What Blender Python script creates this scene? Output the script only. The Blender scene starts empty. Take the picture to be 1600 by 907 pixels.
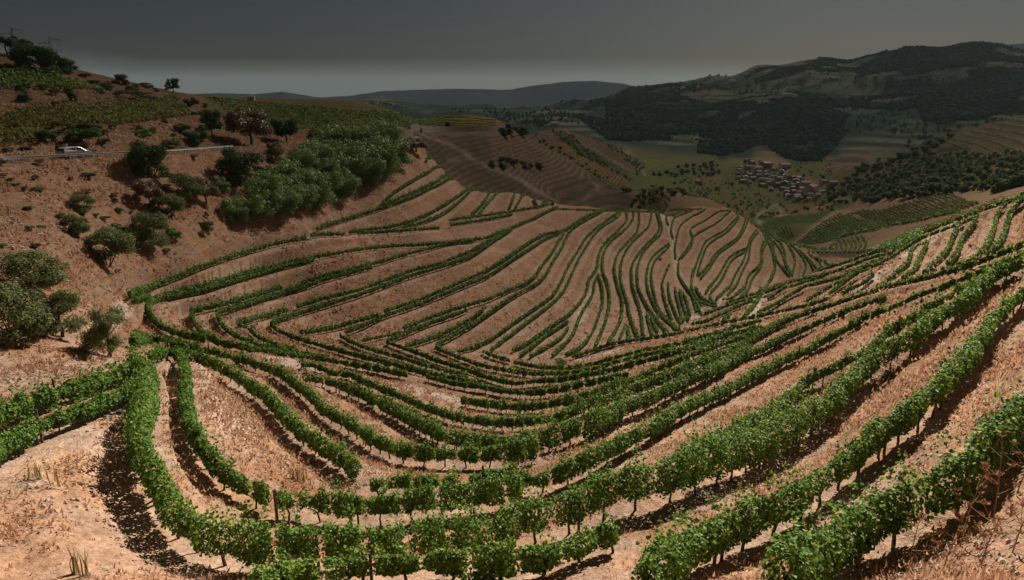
import bpy, math, random
import numpy as np
from mathutils import Vector, Matrix, Euler

SC = bpy.context.scene
COL = SC.collection
RAD = math.radians
rng = np.random.default_rng(7)
random.seed(7)

# ------------------------------------------------------------------ camera, sky, sun, exposure
F = 1067.0                      # focal length in pixels of the 1600 x 907 photograph
PITCH = RAD(15.4)
CP, SP = math.cos(PITCH), math.sin(PITCH)
cam_d = bpy.data.cameras.new('camera')
cam_d.lens = 24.0
cam_d.sensor_width = 36.0
cam_d.clip_start = 0.3
cam_d.clip_end = 60000
cam = bpy.data.objects.new('camera', cam_d)
COL.objects.link(cam)
cam.location = (0, 0, 0)
cam.rotation_euler = (RAD(90) - PITCH, 0, 0)
SC.camera = cam

SUN_AZ, SUN_EL = RAD(28), RAD(37)        # azimuth to the right of the view direction
world = bpy.data.worlds.new('World')
SC.world = world
world.use_nodes = True
wn = world.node_tree
wn.nodes.clear()
w_out = wn.nodes.new('ShaderNodeOutputWorld')
w_bg = wn.nodes.new('ShaderNodeBackground')
w_sky = wn.nodes.new('ShaderNodeTexSky')
w_sky.sky_type = 'NISHITA'
w_sky.sun_disc = False
w_sky.sun_elevation = SUN_EL
w_sky.sun_rotation = SUN_AZ
w_sky.air_density = 1.0
w_sky.dust_density = 1.2
w_hs = wn.nodes.new('ShaderNodeHueSaturation')
w_hs.inputs['Saturation'].default_value = 0.62
w_gm = wn.nodes.new('ShaderNodeGamma')          # deep, hazy late-summer sky: darker overhead, paler at the horizon
w_gm.inputs['Gamma'].default_value = 1.6
w_bg.inputs['Strength'].default_value = 0.00104
wn.links.new(w_sky.outputs[0], w_gm.inputs['Color'])
wn.links.new(w_gm.outputs[0], w_hs.inputs['Color'])
wn.links.new(w_hs.outputs[0], w_bg.inputs['Color'])
wn.links.new(w_bg.outputs[0], w_out.inputs['Surface'])

sun_d = bpy.data.lights.new('sun', 'SUN')
sun_d.energy = 5.0
sun_d.angle = RAD(0.5)
sun_d.color = (1.0, 0.93, 0.83)
sun = bpy.data.objects.new('sun', sun_d)
COL.objects.link(sun)
SUNV = Vector((math.sin(SUN_AZ) * math.cos(SUN_EL), math.cos(SUN_AZ) * math.cos(SUN_EL), math.sin(SUN_EL)))
sun.rotation_euler = SUNV.to_track_quat('Z', 'Y').to_euler()
sun.location = (60, 20, 120)

SC.view_settings.view_transform = 'Standard'
SC.view_settings.look = 'None'
SC.view_settings.exposure = 1.05
SC.view_settings.gamma = 1.0
SC.cycles.max_bounces = 5
SC.cycles.diffuse_bounces = 2
SC.cycles.glossy_bounces = 2
SC.cycles.transmission_bounces = 3
SC.cycles.transparent_max_bounces = 12
SC.cycles.volume_bounces = 0
SC.cycles.use_denoising = True

# ------------------------------------------------------------------ small helpers
def tag(o, label=None, cat=None, group=None, kind=None):
    if label: o['label'] = label
    if cat: o['category'] = cat
    if group: o['group'] = group
    if kind: o['kind'] = kind
    return o

def link(name, me, mat=None, parent=None):
    o = bpy.data.objects.new(name, me)
    COL.objects.link(o)
    if mat is not None and len(me.materials) == 0:
        for m in (mat if isinstance(mat, (list, tuple)) else [mat]):
            me.materials.append(m)
    if parent is not None: o.parent = parent
    return o

def empty(name, loc, rz=0.0, sc=1.0):
    o = bpy.data.objects.new(name, None)
    COL.objects.link(o)
    o.location = loc
    o.rotation_euler = (0, 0, rz)
    o.scale = (sc, sc, sc) if not isinstance(sc, tuple) else sc
    o.empty_display_size = 0.3
    return o

def np_mesh(name, verts, faces, nper, smooth=False, attr=None, mats=None, matidx=None):
    """mesh from a vertex array and a face array with nper corners each"""
    me = bpy.data.meshes.new(name)
    verts = np.ascontiguousarray(verts, dtype=np.float32).reshape(-1, 3)
    faces = np.ascontiguousarray(faces, dtype=np.int32).reshape(-1, nper)
    me.vertices.add(len(verts))
    me.vertices.foreach_set('co', verts.ravel())
    me.loops.add(faces.size)
    me.loops.foreach_set('vertex_index', faces.ravel())
    me.polygons.add(len(faces))
    me.polygons.foreach_set('loop_start', np.arange(0, faces.size, nper, dtype=np.int32))
    me.polygons.foreach_set('loop_total', np.full(len(faces), nper, dtype=np.int32))
    if matidx is not None:
        me.polygons.foreach_set('material_index', np.asarray(matidx, dtype=np.int32))
    me.polygons.foreach_set('use_smooth', np.full(len(faces), smooth, dtype=bool))
    if attr is not None:
        for nm, arr in attr.items():
            if arr.ndim == 2:
                a = me.attributes.new(nm, 'FLOAT_COLOR', 'POINT')
                rgba = np.ones((len(verts), 4), dtype=np.float32)
                rgba[:, :3] = arr
                a.data.foreach_set('color', rgba.ravel())
            else:
                a = me.attributes.new(nm, 'FLOAT', 'POINT')
                a.data.foreach_set('value', np.ascontiguousarray(arr, dtype=np.float32))
    if mats:
        for m in mats: me.materials.append(m)
    me.update(calc_edges=True)
    return me

class MB:
    """collects boxes and tubes into one mesh"""
    def __init__(s): s.v = []; s.f = []
    def add(s, vs, fs):
        b = len(s.v)
        s.v += [tuple(p) for p in vs]
        s.f += [tuple(b + i for i in f) for f in fs]
    def box(s, c, d, rz=0.0):
        x, y, z = (k / 2 for k in d)
        ca, sa = math.cos(rz), math.sin(rz)
        vs = []
        for k in (-1, 1):
            for a, b in ((-1, -1), (1, -1), (1, 1), (-1, 1)):
                px, py = a * x, b * y
                vs.append((c[0] + px * ca - py * sa, c[1] + px * sa + py * ca, c[2] + k * z))
        s.add(vs, [(0, 3, 2, 1), (4, 5, 6, 7), (0, 1, 5, 4), (1, 2, 6, 5), (2, 3, 7, 6), (3, 0, 4, 7)])
    def tube(s, pts, rads, n=6):
        pts = [Vector(p) for p in pts]
        rings = []
        for i, p in enumerate(pts):
            d = (pts[min(i + 1, len(pts) - 1)] - pts[max(i - 1, 0)]).normalized()
            a = d.orthogonal().normalized(); b = d.cross(a)
            r = rads[i] if isinstance(rads, (list, tuple)) else rads
            rings.append([p + (a * math.cos(t) + b * math.sin(t)) * r for t in (2 * math.pi * k / n for k in range(n))])
        vs = [q for r in rings for q in r]
        fs = []
        for i in range(len(pts) - 1):
            for k in range(n):
                fs.append((i * n + k, i * n + (k + 1) % n, (i + 1) * n + (k + 1) % n, (i + 1) * n + k))
        fs.append(tuple(range(n - 1, -1, -1)))
        fs.append(tuple((len(pts) - 1) * n + k for k in range(n)))
        s.add(vs, fs)
    def mesh(s, name):
        me = bpy.data.meshes.new(name)
        me.from_pydata(s.v, [], s.f)
        me.update()
        return me

def lattice(ix, iy, seed):
    h = (ix.astype(np.int64) * 374761393 + iy.astype(np.int64) * 668265263 + seed * 974711) & 0x7fffffff
    h = (h ^ (h >> 13)) * 1274126177 & 0x7fffffff
    h = h ^ (h >> 16)
    return (h & 0xffff) / 65535.0

def vnoise(x, y, seed=0):
    x = np.asarray(x, dtype=np.float64); y = np.asarray(y, dtype=np.float64)
    ix = np.floor(x); iy = np.floor(y)
    fx = x - ix; fy = y - iy
    fx = fx * fx * (3 - 2 * fx); fy = fy * fy * (3 - 2 * fy)
    a = lattice(ix, iy, seed); b = lattice(ix + 1, iy, seed)
    c = lattice(ix, iy + 1, seed); d = lattice(ix + 1, iy + 1, seed)
    return (a * (1 - fx) + b * fx) * (1 - fy) + (c * (1 - fx) + d * fx) * fy

def fbm(x, y, seed=0, oct=4):
    s = 0; a = 0.5; t = 0
    for k in range(oct):
        s = s + a * vnoise(x * 2 ** k, y * 2 ** k, seed + 17 * k); t += a; a *= 0.5
    return s / t

def sstep(a, b, x):
    t = np.clip((np.asarray(x) - a) / (b - a), 0, 1)
    return t * t * (3 - 2 * t)

def ray(px, py):
    """pixel of the photograph -> azimuth and elevation tangent seen from the viewpoint"""
    cx = (np.asarray(px, dtype=float) - 800.0) / F
    cy = (453.5 - np.asarray(py, dtype=float)) / F
    fwd = CP + SP * cy
    up = -SP + CP * cy
    return np.arctan2(cx, fwd), up / np.hypot(cx, fwd)

def pixel(th, e):
    x = np.sin(th); y = np.cos(th)
    d = y * CP - e * SP          # depth along the optical axis
    v = y * SP + e * CP
    return 800 + F * x / d, 453.5 - F * v / d
# ------------------------------------------------------------------ the land: measured points (photo column, photo row, metres away)
CTRL = """
0 907 17;200 907 16.5;400 907 16;600 907 15.2;800 907 14.6;1000 907 14;1200 907 13.8;1400 907 12.5;1600 907 11
0 800 20.6;0 720 25;0 650 31;0 600 36;0 540 42;0 480 50;0 400 64;0 320 82;0 255 105
100 800 20.4;100 640 30.5;100 590 37;100 540 43;100 480 55;100 420 66;110 330 86;115 248 110
225 820 20;225 730 23.8;222 650 30;222 600 36;215 575 41;212 532 64;140 500 57;200 440 79;232 470 82
300 700 26.5;300 620 35.5;300 570 47;300 530 66;300 486 85;300 440 90;300 400 95;300 320 108
420 775 25.5;420 700 31;420 640 39;420 590 51;420 550 70;422 503 90;420 440 104;420 385 112;420 330 120
560 790 25;560 720 32;560 660 42.5;560 600 61;560 560 78;535 522 92;560 470 103;560 420 114;560 370 130;560 330 143;600 300 154
700 770 25.5;700 700 36.5;700 650 52;700 600 67;700 560 84;690 541 93;700 480 108;700 420 124;700 370 142;690 320 165;690 268 198
800 850 18.5;800 740 28.5;800 690 38;800 650 52;800 600 69;800 562 89;800 500 107;800 450 121;800 400 138;800 350 167;800 330 182;797 300 212
900 840 18;900 720 28;900 670 37;900 640 47;900 600 65;900 566 86;895 553 95;900 500 115;900 440 136;900 380 167;930 326 214;860 323 200
1000 880 15.3;1000 760 22;1000 690 30;1000 640 41;1000 600 54;1000 560 73;1000 534 96;1000 520 110;1000 470 137;1000 420 167;1000 370 208;1000 327 260
1080 502 127;1080 450 156;1080 400 198;1080 350 262;1080 328 302;1150 450 168;1150 400 210;1150 332 322;1230 428 188;1230 385 238;1288 406 230
1100 800 19;1100 720 25;1100 650 34.5;1100 600 46;1100 560 61;1100 530 79;1100 510 101;1095 494 121
1200 850 16.5;1200 740 24;1200 680 31;1200 640 38;1200 560 60;1200 520 77;1200 490 97;1200 466 122;1200 452 142
1300 860 15;1300 750 21;1300 660 31;1300 600 41;1300 530 59;1300 490 77;1300 450 104;1300 420 134
1400 800 17;1400 700 22.5;1400 600 34;1400 520 49;1400 460 71;1400 420 95;1400 382 133
1500 760 16.8;1500 640 25;1500 540 38;1500 470 53;1500 420 73;1500 380 98;1500 342 128
1600 800 13.8;1600 660 21.5;1600 560 33;1600 455 49;1600 400 65;1600 350 90;1600 304 118
0 140 190;0 200 137;150 180 160;150 140 215;300 180 200;250 205 150;230 243 118;330 236 140;450 225 165;560 218 186
0 84 250;100 105 265;200 128 290;330 150 340;400 175 290;400 205 195;400 156 400;500 165 420;500 200 232;640 213 206;640 200 290;640 186 430;700 183 480;775 187 500
700 240 330;850 290 420;780 215 430;920 270 600;1000 311 600;800 285 350;900 316 385;840 225 560;900 262 660;960 295 720
950 260 860;960 230 1080;1000 265 1050;880 206 900
1060 305 400;1060 297 440;1120 322 395;1060 320 335
1300 393 300;1300 345 520;1400 372 270;1400 330 350;1400 305 420;1500 330 270;1500 305 380;1600 292 290;1230 352 470;1260 330 640
1500 270 590;1350 300 640;1600 262 430;1600 230 600;1600 183 900;1500 207 930;1450 232 880;1400 247 1000;1400 272 740;1300 285 900
1100 310 900;1200 292 1100;1250 330 800;1100 260 1350;1250 265 1250;1200 333 790
"""
# hidden ground behind the crests and below the frame: photo column, metres away, height
HIDDEN = """
-300 8 -7.5;0 8 -7.5;400 8 -8;800 7.5 -8.4;1200 7 -6.8;1600 6.5 -4.6;1900 6.5 -4
-300 2.5 -6;200 2.5 -6.2;800 2.5 -6.3;1400 2.5 -4.2;1900 2.5 -3.5
1300 178 -50;1400 182 -43;1500 182 -34;1600 172 -25;1220 400 -84;1130 460 -88;1060 520 -92;700 240 -34;800 265 -47;900 300 -62;1000 335 -66
300 440 -8;100 420 0;0 420 4;300 700 -60;500 650 -55;700 720 -70;500 1000 -105;100 800 -40;100 1200 -90;800 1300 -110;-200 800 -30;1000 1400 -112;1600 1300 -70;1450 1300 -95
-400 20 -8;-400 60 -8;-400 120 -2;-400 260 22;-400 700 -20;1950 30 -4;1950 80 -2;1950 120 -4;1950 180 -12;1950 300 -14;1950 600 -6;1950 950 10
"""
def parse(s): return [tuple(float(k) for k in q.split()) for l in s.strip().splitlines() for q in l.split(';') if q.strip()]
P = np.array(parse(CTRL)); H = np.array(parse(HIDDEN))
th_c, e_c = ray(P[:, 0], P[:, 1])
th_h, _ = ray(H[:, 0], 400.0)
e_h = H[:, 2] / H[:, 1]
cth = np.r_[th_c, th_h]; cln = np.r_[np.log(P[:, 2]), np.log(H[:, 1])]; ce = np.r_[e_c, e_h]
KV = 0.42
def tps(d2): return np.where(d2 > 1e-12, d2 * np.log(d2 + 1e-20), 0.0)
n = len(cth)
A = tps((cth[:, None] - cth[None]) ** 2 + (KV * (cln[:, None] - cln[None])) ** 2) + np.eye(n) * 4e-4
Q = np.c_[np.ones(n), cth, cln * KV]
M = np.block([[A, Q], [Q.T, np.zeros((3, 3))]])
sol = np.linalg.solve(M, np.r_[ce, 0, 0, 0])

TH0, TH1 = RAD(-58), RAD(58)
NT, NR = 1240, 1180
TH = np.linspace(TH0, TH1, NT)
_l = np.linspace(math.log(2.5), math.log(17000), 4000)
_d = 1 + 1.3 * np.exp(-((_l - math.log(75)) / 1.1) ** 2) - 0.35 * sstep(math.log(2000), math.log(9000), _l)
_c = np.r_[0, np.cumsum((_d[1:] + _d[:-1]) / 2)]
LR = np.interp(np.linspace(0, _c[-1], NR), _c, _l)
RR = np.exp(LR)

# thin plate on a coarse grid, then interpolated
nt, nr = 156, 260
tg = np.linspace(TH0, TH1, nt); lg = np.linspace(LR[0], LR[-1], nr)
E0 = np.zeros((nt, nr))
for i, t in enumerate(tg):
    d2 = (t - cth[None]) ** 2 + (KV * (lg[:, None] - cln[None])) ** 2
    E0[i] = tps(d2) @ sol[:n] + sol[n] + sol[n + 1] * t + sol[n + 2] * lg * KV
def upsample(G, x_old, x_new):
    """cubic (Catmull-Rom) along axis 0"""
    f = (x_new - x_old[0]) / (x_old[1] - x_old[0])
    i = np.clip(np.floor(f).astype(int), 0, len(x_old) - 2); t = (f - i)[:, None]
    g = lambda k: G[np.clip(i + k, 0, len(x_old) - 1)]
    a, b, c, d = g(-1), g(0), g(1), g(2)
    return b + 0.5 * t * (c - a + t * (2 * a - 5 * b + 4 * c - d + t * (3 * (b - c) + d - a)))
E = upsample(upsample(E0, tg, TH).T, lg, LR).T.copy()      # [theta, r]

# far country: lofted through ridge lines
def yline(s):
    a = np.array(parse(s)); th, e = ray(a[:, 0], a[:, 1]); return np.interp(TH, th, e)
FLOOR = -112.0
k_foot = yline("-900 205;500 205;800 203;850 199;950 214;1050 231;1150 230;1250 236;1350 226;1450 215;1600 206;2600 200")
k_mid = yline("-900 190;400 190;700 187;800 186;850 184;950 182;1000 178;1100 181;1200 172;1300 172;1400 160;1500 156;1600 156;2600 150")
k_crest = yline("-900 176;300 176;480 171;540 163;570 157;595 152;625 159;660 169;700 171;740 169;780 176;830 178;870 172;900 163;950 149;985 139;1040 129;1100 121;1150 113;1185 100;1230 98;1270 88;1300 89;1332 92;1370 84;1410 73;1450 77;1470 73;1500 66;1530 67;1560 72;1600 79;1750 92;2600 120")
k_far = yline("-900 150;300 146;340 143;400 144;440 140;500 151;545 149;600 140;660 139;720 137;800 138;840 131;880 125;930 124;975 130;1010 140;1100 150;1400 120;1500 90;1540 76;1580 68;1620 64;1700 66;1900 90;2600 120")
kn_r = np.log([1450., 2000., 2800., 3800., 5200., 8500., 12500., 17000.])
kn = np.stack([np.full(NT, FLOOR / 1450), k_foot, k_mid, k_crest, np.minimum(k_crest - 0.035, k_far - 0.04), k_far, k_far - 0.03, k_far - 0.06], 1)
EF = np.empty_like(E)
for i in range(NT): EF[i] = np.interp(LR, kn_r, kn[i])
ker = np.exp(-np.linspace(-2, 2, 13) ** 2); ker /= ker.sum()
EFs = np.apply_along_axis(lambda v: np.convolve(np.pad(v, 6, mode='edge'), ker, 'valid'), 1, EF)
wfar = sstep(math.log(1150), math.log(1600), LR)[None, :]
E = E * (1 - wfar) + EFs * wfar
E_SMOOTH = E.copy()

XX = np.sin(TH)[:, None] * RR[None]; YY = np.cos(TH)[:, None] * RR[None]
ZZ = E * RR[None]

def unproject(px, py, hoff=0.0, rmin=6.0, rmax=3000.0):
    """first hit of the photo's sight line with the land raised by hoff -> metres away"""
    th, e = ray(px, py)
    th = np.atleast_1d(th); e = np.atleast_1d(e)
    fi = np.clip((th - TH0) / (TH1 - TH0) * (NT - 1), 0, NT - 1.001)
    i = fi.astype(int); t = (fi - i)[:, None]
    prof = E_SMOOTH[i] * (1 - t) + E_SMOOTH[i + 1] * t + hoff / RR[None]
    hit = (prof >= e[:, None]) & (RR[None] > rmin)
    k = np.argmax(hit, 1)
    ok = hit.any(1) & (RR[k] < rmax)
    km = np.maximum(k - 1, 0); ar = np.arange(len(k))
    e0, e1 = prof[ar, km], prof[ar, k]
    s = np.clip((e - e0) / np.where(abs(e1 - e0) < 1e-9, 1e-9, e1 - e0), 0, 1)
    r = np.exp(LR[km] + s * (LR[k] - LR[km]))
    return th, np.where(ok, r, np.nan)

def zat(x, y, grid=None):
    G = ZZ if grid is None else grid
    th = np.arctan2(x, y); lr = np.log(np.maximum(np.hypot(x, y), 2.6))
    fi = np.clip((th - TH0) / (TH1 - TH0) * (NT - 1), 0, NT - 1.001)
    fj = np.clip(np.interp(lr, LR, np.arange(NR)), 0, NR - 1.001)
    i = fi.astype(int); j = fj.astype(int); s = fi - i; t = fj - j
    return (G[i, j] * (1 - s) * (1 - t) + G[i + 1, j] * s * (1 - t) + G[i, j + 1] * (1 - s) * t + G[i + 1, j + 1] * s * t)

def at(px, py, hoff=0.0, rmin=6.0, rmax=3000.0):
    """photo pixel -> point on the land"""
    th, r = unproject(px, py, hoff, rmin, rmax)
    r = r[0]
    if np.isnan(r): return None
    x, y = float(math.sin(th[0]) * r), float(math.cos(th[0]) * r)
    return Vector((x, y, float(zat(np.array([x]), np.array([y]))[0])))

def catmull(pts, step):
    p = np.array(pts, dtype=float)
    if len(p) == 2:
        m = max(2, int(np.hypot(*(p[1] - p[0])) / step) + 1)
        return p[0] + (p[1] - p[0]) * np.linspace(0, 1, m)[:, None]
    q = np.vstack([2 * p[0] - p[1], p, 2 * p[-1] - p[-2]])
    out = []
    for i in range(1, len(q) - 2):
        m = max(2, int(np.hypot(*(q[i + 1] - q[i])) / step) + 1)
        t = np.linspace(0, 1, m, endpoint=False)[:, None]
        a, b, c, d = q[i - 1], q[i], q[i + 1], q[i + 2]
        out.append(b + 0.5 * t * (c - a + t * (2 * a - 5 * b + 4 * c - d + t * (3 * (b - c) + d - a))))
    out.append(p[-1:])
    return np.vstack(out)

def trace(pts, hoff=0.9, step=4.0, sm=2, rmax=3000.0):
    """photo polyline -> smooth polyline on the land (x, y)"""
    pp = catmull(pts, step)
    th, r = unproject(pp[:, 0], pp[:, 1], hoff, rmax=rmax)
    l = np.log(r)
    med = np.nanmedian(l)
    for k in range(1, len(l)):                                   # no jumps over a crest
        if np.isnan(l[k]) or (not np.isnan(l[k - 1]) and abs(l[k] - l[k - 1]) > 0.12 and l[k] > l[k - 1]):
            l[k] = l[k - 1] + 0.02
    for k in range(len(l) - 2, -1, -1):
        if np.isnan(l[k]) or (l[k] > l[k + 1] + 0.14):
            l[k] = l[k + 1] + 0.02
    l = np.where(np.isnan(l), med, l)
    m = min(sm, (len(l) - 1) // 2)
    if m > 0:
        kk = np.ones(2 * m + 1) / (2 * m + 1)
        pad = np.r_[2 * l[0] - l[m:0:-1], l, 2 * l[-1] - l[-2:-m - 2:-1]]
        l = np.convolve(pad, kk, 'valid')
    r = np.exp(l)
    return np.c_[np.sin(th) * r, np.cos(th) * r]

def resample(xy, step):
    d = np.r_[0, np.cumsum(np.hypot(*np.diff(xy, axis=0).T))]
    m = max(2, int(d[-1] / step) + 1)
    s = np.linspace(0, d[-1], m)
    return np.c_[np.interp(s, d, xy[:, 0]), np.interp(s, d, xy[:, 1])], s
# ------------------------------------------------------------------ vine rows: label | trace in the photograph (x,y x,y ...)
G_NEAR = 'vine rows sweeping across the near slope'
G_V = 'vine rows running down into the gully fold'
G_LEFT = 'paired vine rows on the far terraces left of the fold'
G_MID = 'vine rows curving down the middle of the far face'
G_PATH = 'thin vine rows beside the pale dirt track'
G_SPUR = 'thin vine rows on the spur right of the dirt track'
G_EDGE = 'vine rows along the shoulder above the right gully'
G_WEDGE = 'vine rows on the upper wedge below the tall thicket'
ROWS_NEAR = """
lowest right corner vine row with tall dry weeds in front of it|1212,908 1260,885 1298,863 1357,818 1436,786 1515,739 1554,700 1600,648 1660,590
ragged vine row bordering the broad strip of bare dry grass at right|1005,908 1060,868 1114,841 1182,812 1230,790 1259,770 1338,707 1397,664 1456,621 1495,581 1530,535 1560,492 1600,458 1640,424
leafy row that wraps the dry lower left bank and sweeps right along the bottom|205,565 222,578 231,600 229,625 222,650 218,680 220,705 228,735 248,770 275,803 316,830 358,847 400,857 440,856 520,852 600,848 700,842 760,834 800,823 890,796 980,765 1069,742 1159,711 1200,695 1249,668 1300,630 1350,578 1390,552 1430,530 1450,510 1470,492 1500,476 1520,458 1540,440 1560,424 1600,408 1650,386
low fringe of vines at the very bottom edge of the picture|395,899 450,886 520,880 600,874 680,870 760,872 830,866 890,852 960,828
sparse young row with gaps between two dense rows on right slope|1060,716 1137,676 1182,652 1240,612 1259,593 1318,562 1360,540 1390,512 1420,496 1450,476 1470,466 1500,448 1530,432 1560,420
row that starts at the dark wooden post above the bottom sweep|433,780 480,783 540,788 600,787 660,780 720,772 770,765 815,757
short gappy row of small vines on orange soil above the post row|578,752 620,748 650,747 680,749 712,746
full row running right from the short gappy vines to the right shoulder|735,748 780,740 836,745 890,727 940,704 980,684 1020,667 1060,640 1100,620 1140,604 1180,582 1220,562 1260,544 1280,532 1320,510 1346,494 1380,480 1410,468 1440,454 1480,440 1520,424 1560,408 1600,392
row that leaves the left fold as a thin line and thickens toward the right|376,554 390,562 430,576 450,588 470,604 490,621 510,640 535,654 560,670 584,685 616,700 640,704 680,708 720,709 750,710 800,704 840,698
row below the long orange bank climbing gently to the right|474,586 510,594 540,604 570,616 600,632 630,648 660,664 690,678 720,686 740,690 780,694 820,692 860,682 900,670 940,658 970,640 1010,626 1050,608 1080,592 1120,576 1150,558 1180,546 1220,528 1250,513 1280,500 1320,484 1346,474 1384,463
row directly below the pale track in the left of the near slope|469,564 490,568 520,578 550,584 570,594 605,607 630,618 660,632 690,642 720,650 770,657 810,657 850,653 880,645 920,630 960,618 1000,604 1040,588 1070,574 1110,556 1150,540 1180,524 1220,502 1250,490 1280,479 1340,460 1400,442 1440,432 1480,421 1520,408 1560,393 1600,377
short row beginning at the right end of the pale track|722,622 760,628 800,632 840,632 870,626 900,620 940,608 970,597 990,589
broken row ending in a gap above the short track row|666,585 700,593 732,599 754,601 790,608 830,610 870,606 900,600 940,591 982,582
short piece of row after the gap on the near slope|996,588 1030,572 1060,560 1078,554
row continuing past the gap toward the pale slab track|1082,550 1120,536 1160,524 1190,513 1220,500 1250,488
row from the third fold corner curving under the gully floor|604,531 630,540 660,551 690,562 720,571 740,578 770,588 800,594 844,592 880,589 920,582 960,573 1000,562 1040,551 1080,541 1110,529 1140,518
row from the fourth fold corner curving under the gully floor|681,539 700,548 740,563 770,571 800,576 830,580 860,580 890,579 930,572 960,563 990,555 1020,548 1060,541 1100,530 1140,519 1190,507
row from the fifth fold corner following the gully floor|754,545 770,552 796,560
row hugging the gully floor below the pale slab|804,562 830,568 860,571 890,571 930,564 970,553 1010,543 1060,533 1100,522 1140,510 1190,497
row on the rim of the gully floor ending the vertical rows|894,554 920,546 950,536 980,530 1020,524 1060,517 1100,508 1140,499 1190,489 1230,480 1270,471 1305,458
leafy double edge row entering from the left beside the stony bank|-30,654 0,641 50,622 100,606 150,592 200,574 206,566
lower companion row of the left entering pair with trunks showing|-30,715 0,690 30,676 60,660 100,645 150,628 200,606 216,594
row bending down from the crook above the shaded strip on the left bank|236,552 260,545 276,551 286,566 290,590 290,620 294,650 308,680 325,712 352,740 385,757 418,774
row bounding the triangular dry bank with long shadow beside it|288,551 320,560 350,573 370,585 390,599 410,612 430,632 450,654 470,672 490,686 520,706 540,720 555,731
thick short row starting beside the small lone tree|208,529 240,528 270,534 290,539 312,543
tattered row between the lone tree row and the pale track|318,541 350,549 372,557
"""
ROWS_V = """
outer bright row turning the first corner of the fold|252,461 240,464 232,469 231,478 236,490 246,502 262,511 280,517 300,521 318,526
row leaving the second fold corner and running above the pale track|298,487 302,500 313,512 327,523 345,530 365,535 382,539 400,541 430,546 466,552 500,557 540,564 580,571 610,577 636,582
slim row inside the second fold corner|338,487 344,500 356,513 376,524 400,532 430,538 470,548 510,554
thin row dropping from the third pair corner|371,504 388,510 402,521 430,534 465,543
long dark row from the third pair lower corner to the gap|423,503 434,512 456,522 480,530 500,536 530,544 560,552 600,562 630,570 660,578 690,584 720,590 750,596
dark row from the sandy corner with a shadow patch beside it|532,521 550,531 580,542 620,553 660,565 700,576 730,584
"""
ROWS_LEFT = """
topmost long row skirting the eroded grey slope|202,457 230,447 270,432 310,416 350,402 390,390 430,379 478,370
short stub of vines under the left end of the topmost row|208,467 220,464 232,459
upper row of the second terrace pair from the first corner|256,458 290,450 330,441 370,429 410,418 450,408 490,400 520,395 560,388 610,383 660,381 700,377 740,373 762,370 790,357
lower row of the second terrace pair from the first corner|258,463 290,456 330,447 370,435 410,424 450,413 490,404
upper row of the third terrace pair with a gap in it|298,484 330,477 370,467 400,458 440,448
middle piece of the third terrace after the gap|444,452 464,446 480,440
right piece of the third terrace joining the second|466,441 510,428 546,420 580,411 610,403 630,397 670,387 700,379 740,375
lower row of the third terrace pair|338,486 370,478 400,468 440,457 480,445 510,434 546,424 580,416
upper row of the fourth terrace pair ending in a stub|371,502 400,495 430,488 448,482
right piece of the fourth terrace upper row|464,477 510,463 550,454 570,448 610,433 650,419 680,413 700,405 730,393 756,379 790,361 800,354 830,342 852,331 872,322
lower row of the fourth terrace pair|423,502 450,493 480,484 520,471 570,456 610,441 650,427 690,415 710,409 740,397 770,376 800,357
thin row of the fifth terrace with a bare left tip|470,517 500,514 526,509 560,499 592,490
upper row of the fifth terrace pair|600,484 640,472 680,457 720,439 760,421 800,396 830,376 852,365 878,360 898,348 920,336 950,325
lower row of the fifth terrace pair|540,517 566,508 600,492 640,479 680,464 720,447 760,431 800,405 830,386 854,371 876,363
reddish sparse row above the sixth terrace|566,529 595,523 626,517
upper row of the sixth terrace pair|630,511 680,492 720,478 760,467 800,450 822,441 838,428 845,416 863,393 875,372 881,364
lower row of the sixth terrace pair from the sandy notch|606,530 640,517 670,504 700,494 730,483
branch row splitting below the sixth terrace|634,538 666,530 690,521 710,511 740,494 758,478
upper row of the seventh terrace pair|682,537 710,522 740,504 770,484 800,463 830,447 845,437 857,421 863,410 878,386 888,364 898,353 920,340 942,329 952,325
"""
ROWS_MID = """
upper row of the eighth pair in the middle of the far face|716,546 740,540 770,525 800,504 830,483 860,463 875,442 884,422 890,411 905,387 914,372 929,357 950,342 963,333 969,327
lower row of the eighth pair in the middle of the far face|766,545 780,533 800,519 830,496 860,474 881,452 892,430 902,408 914,387 928,366 942,352 965,338 971,327
row that climbs from the fold to the forked pale patch|801,544 823,534 845,518 875,498 890,488 905,472 917,453 920,436 926,427 933,417 935,405 938,390 950,373 972,352 980,340 978,327
short lower branch row beneath the forked patch|812,552 830,540 852,522 875,508 888,499
shorter second branch row beneath the forked patch|828,553 852,540 875,526 888,510
row along the right side of the forked pale patch|863,552 882,535 897,517 905,495 914,478 927,457 930,439 935,427
left side of the narrow leaf shaped strip of bare ground|935,429 941,447 942,472 935,492 929,510 920,526 905,541 884,551
right side of the narrow leaf shaped strip rising to the crest|930,537 938,520 945,504 951,483 953,465 950,442 943,424 941,412 944,393 954,376 977,357 989,340 990,327
first tall row right of the leaf shaped strip|950,533 957,522 966,507 972,488 972,465 965,442 961,424 961,411 966,394 980,378 995,361 999,342 998,327
dark tall row with a curl near the crest|998,524 990,507 984,488 980,468 972,444 970,426 971,408 980,388 992,373 1008,358 1015,350 1019,330 1021,324
little short row in the wedge at the foot of the tall rows|968,528 973,516 978,505
smaller short row in the wedge at the foot of the tall rows|984,528 983,518 981,508
slim row second from the pale track with an even curve|1005,520 1004,505 1001,484 995,464 989,445 987,427 988,412 995,399 1010,380 1026,364 1031,350 1025,328
dark row next to the pale track down to the gully rim|1043,515 1031,502 1017,484 1007,467 998,449 996,430 996,418 1004,395 1020,376 1034,361 1031,340 1028,328
"""
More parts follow.
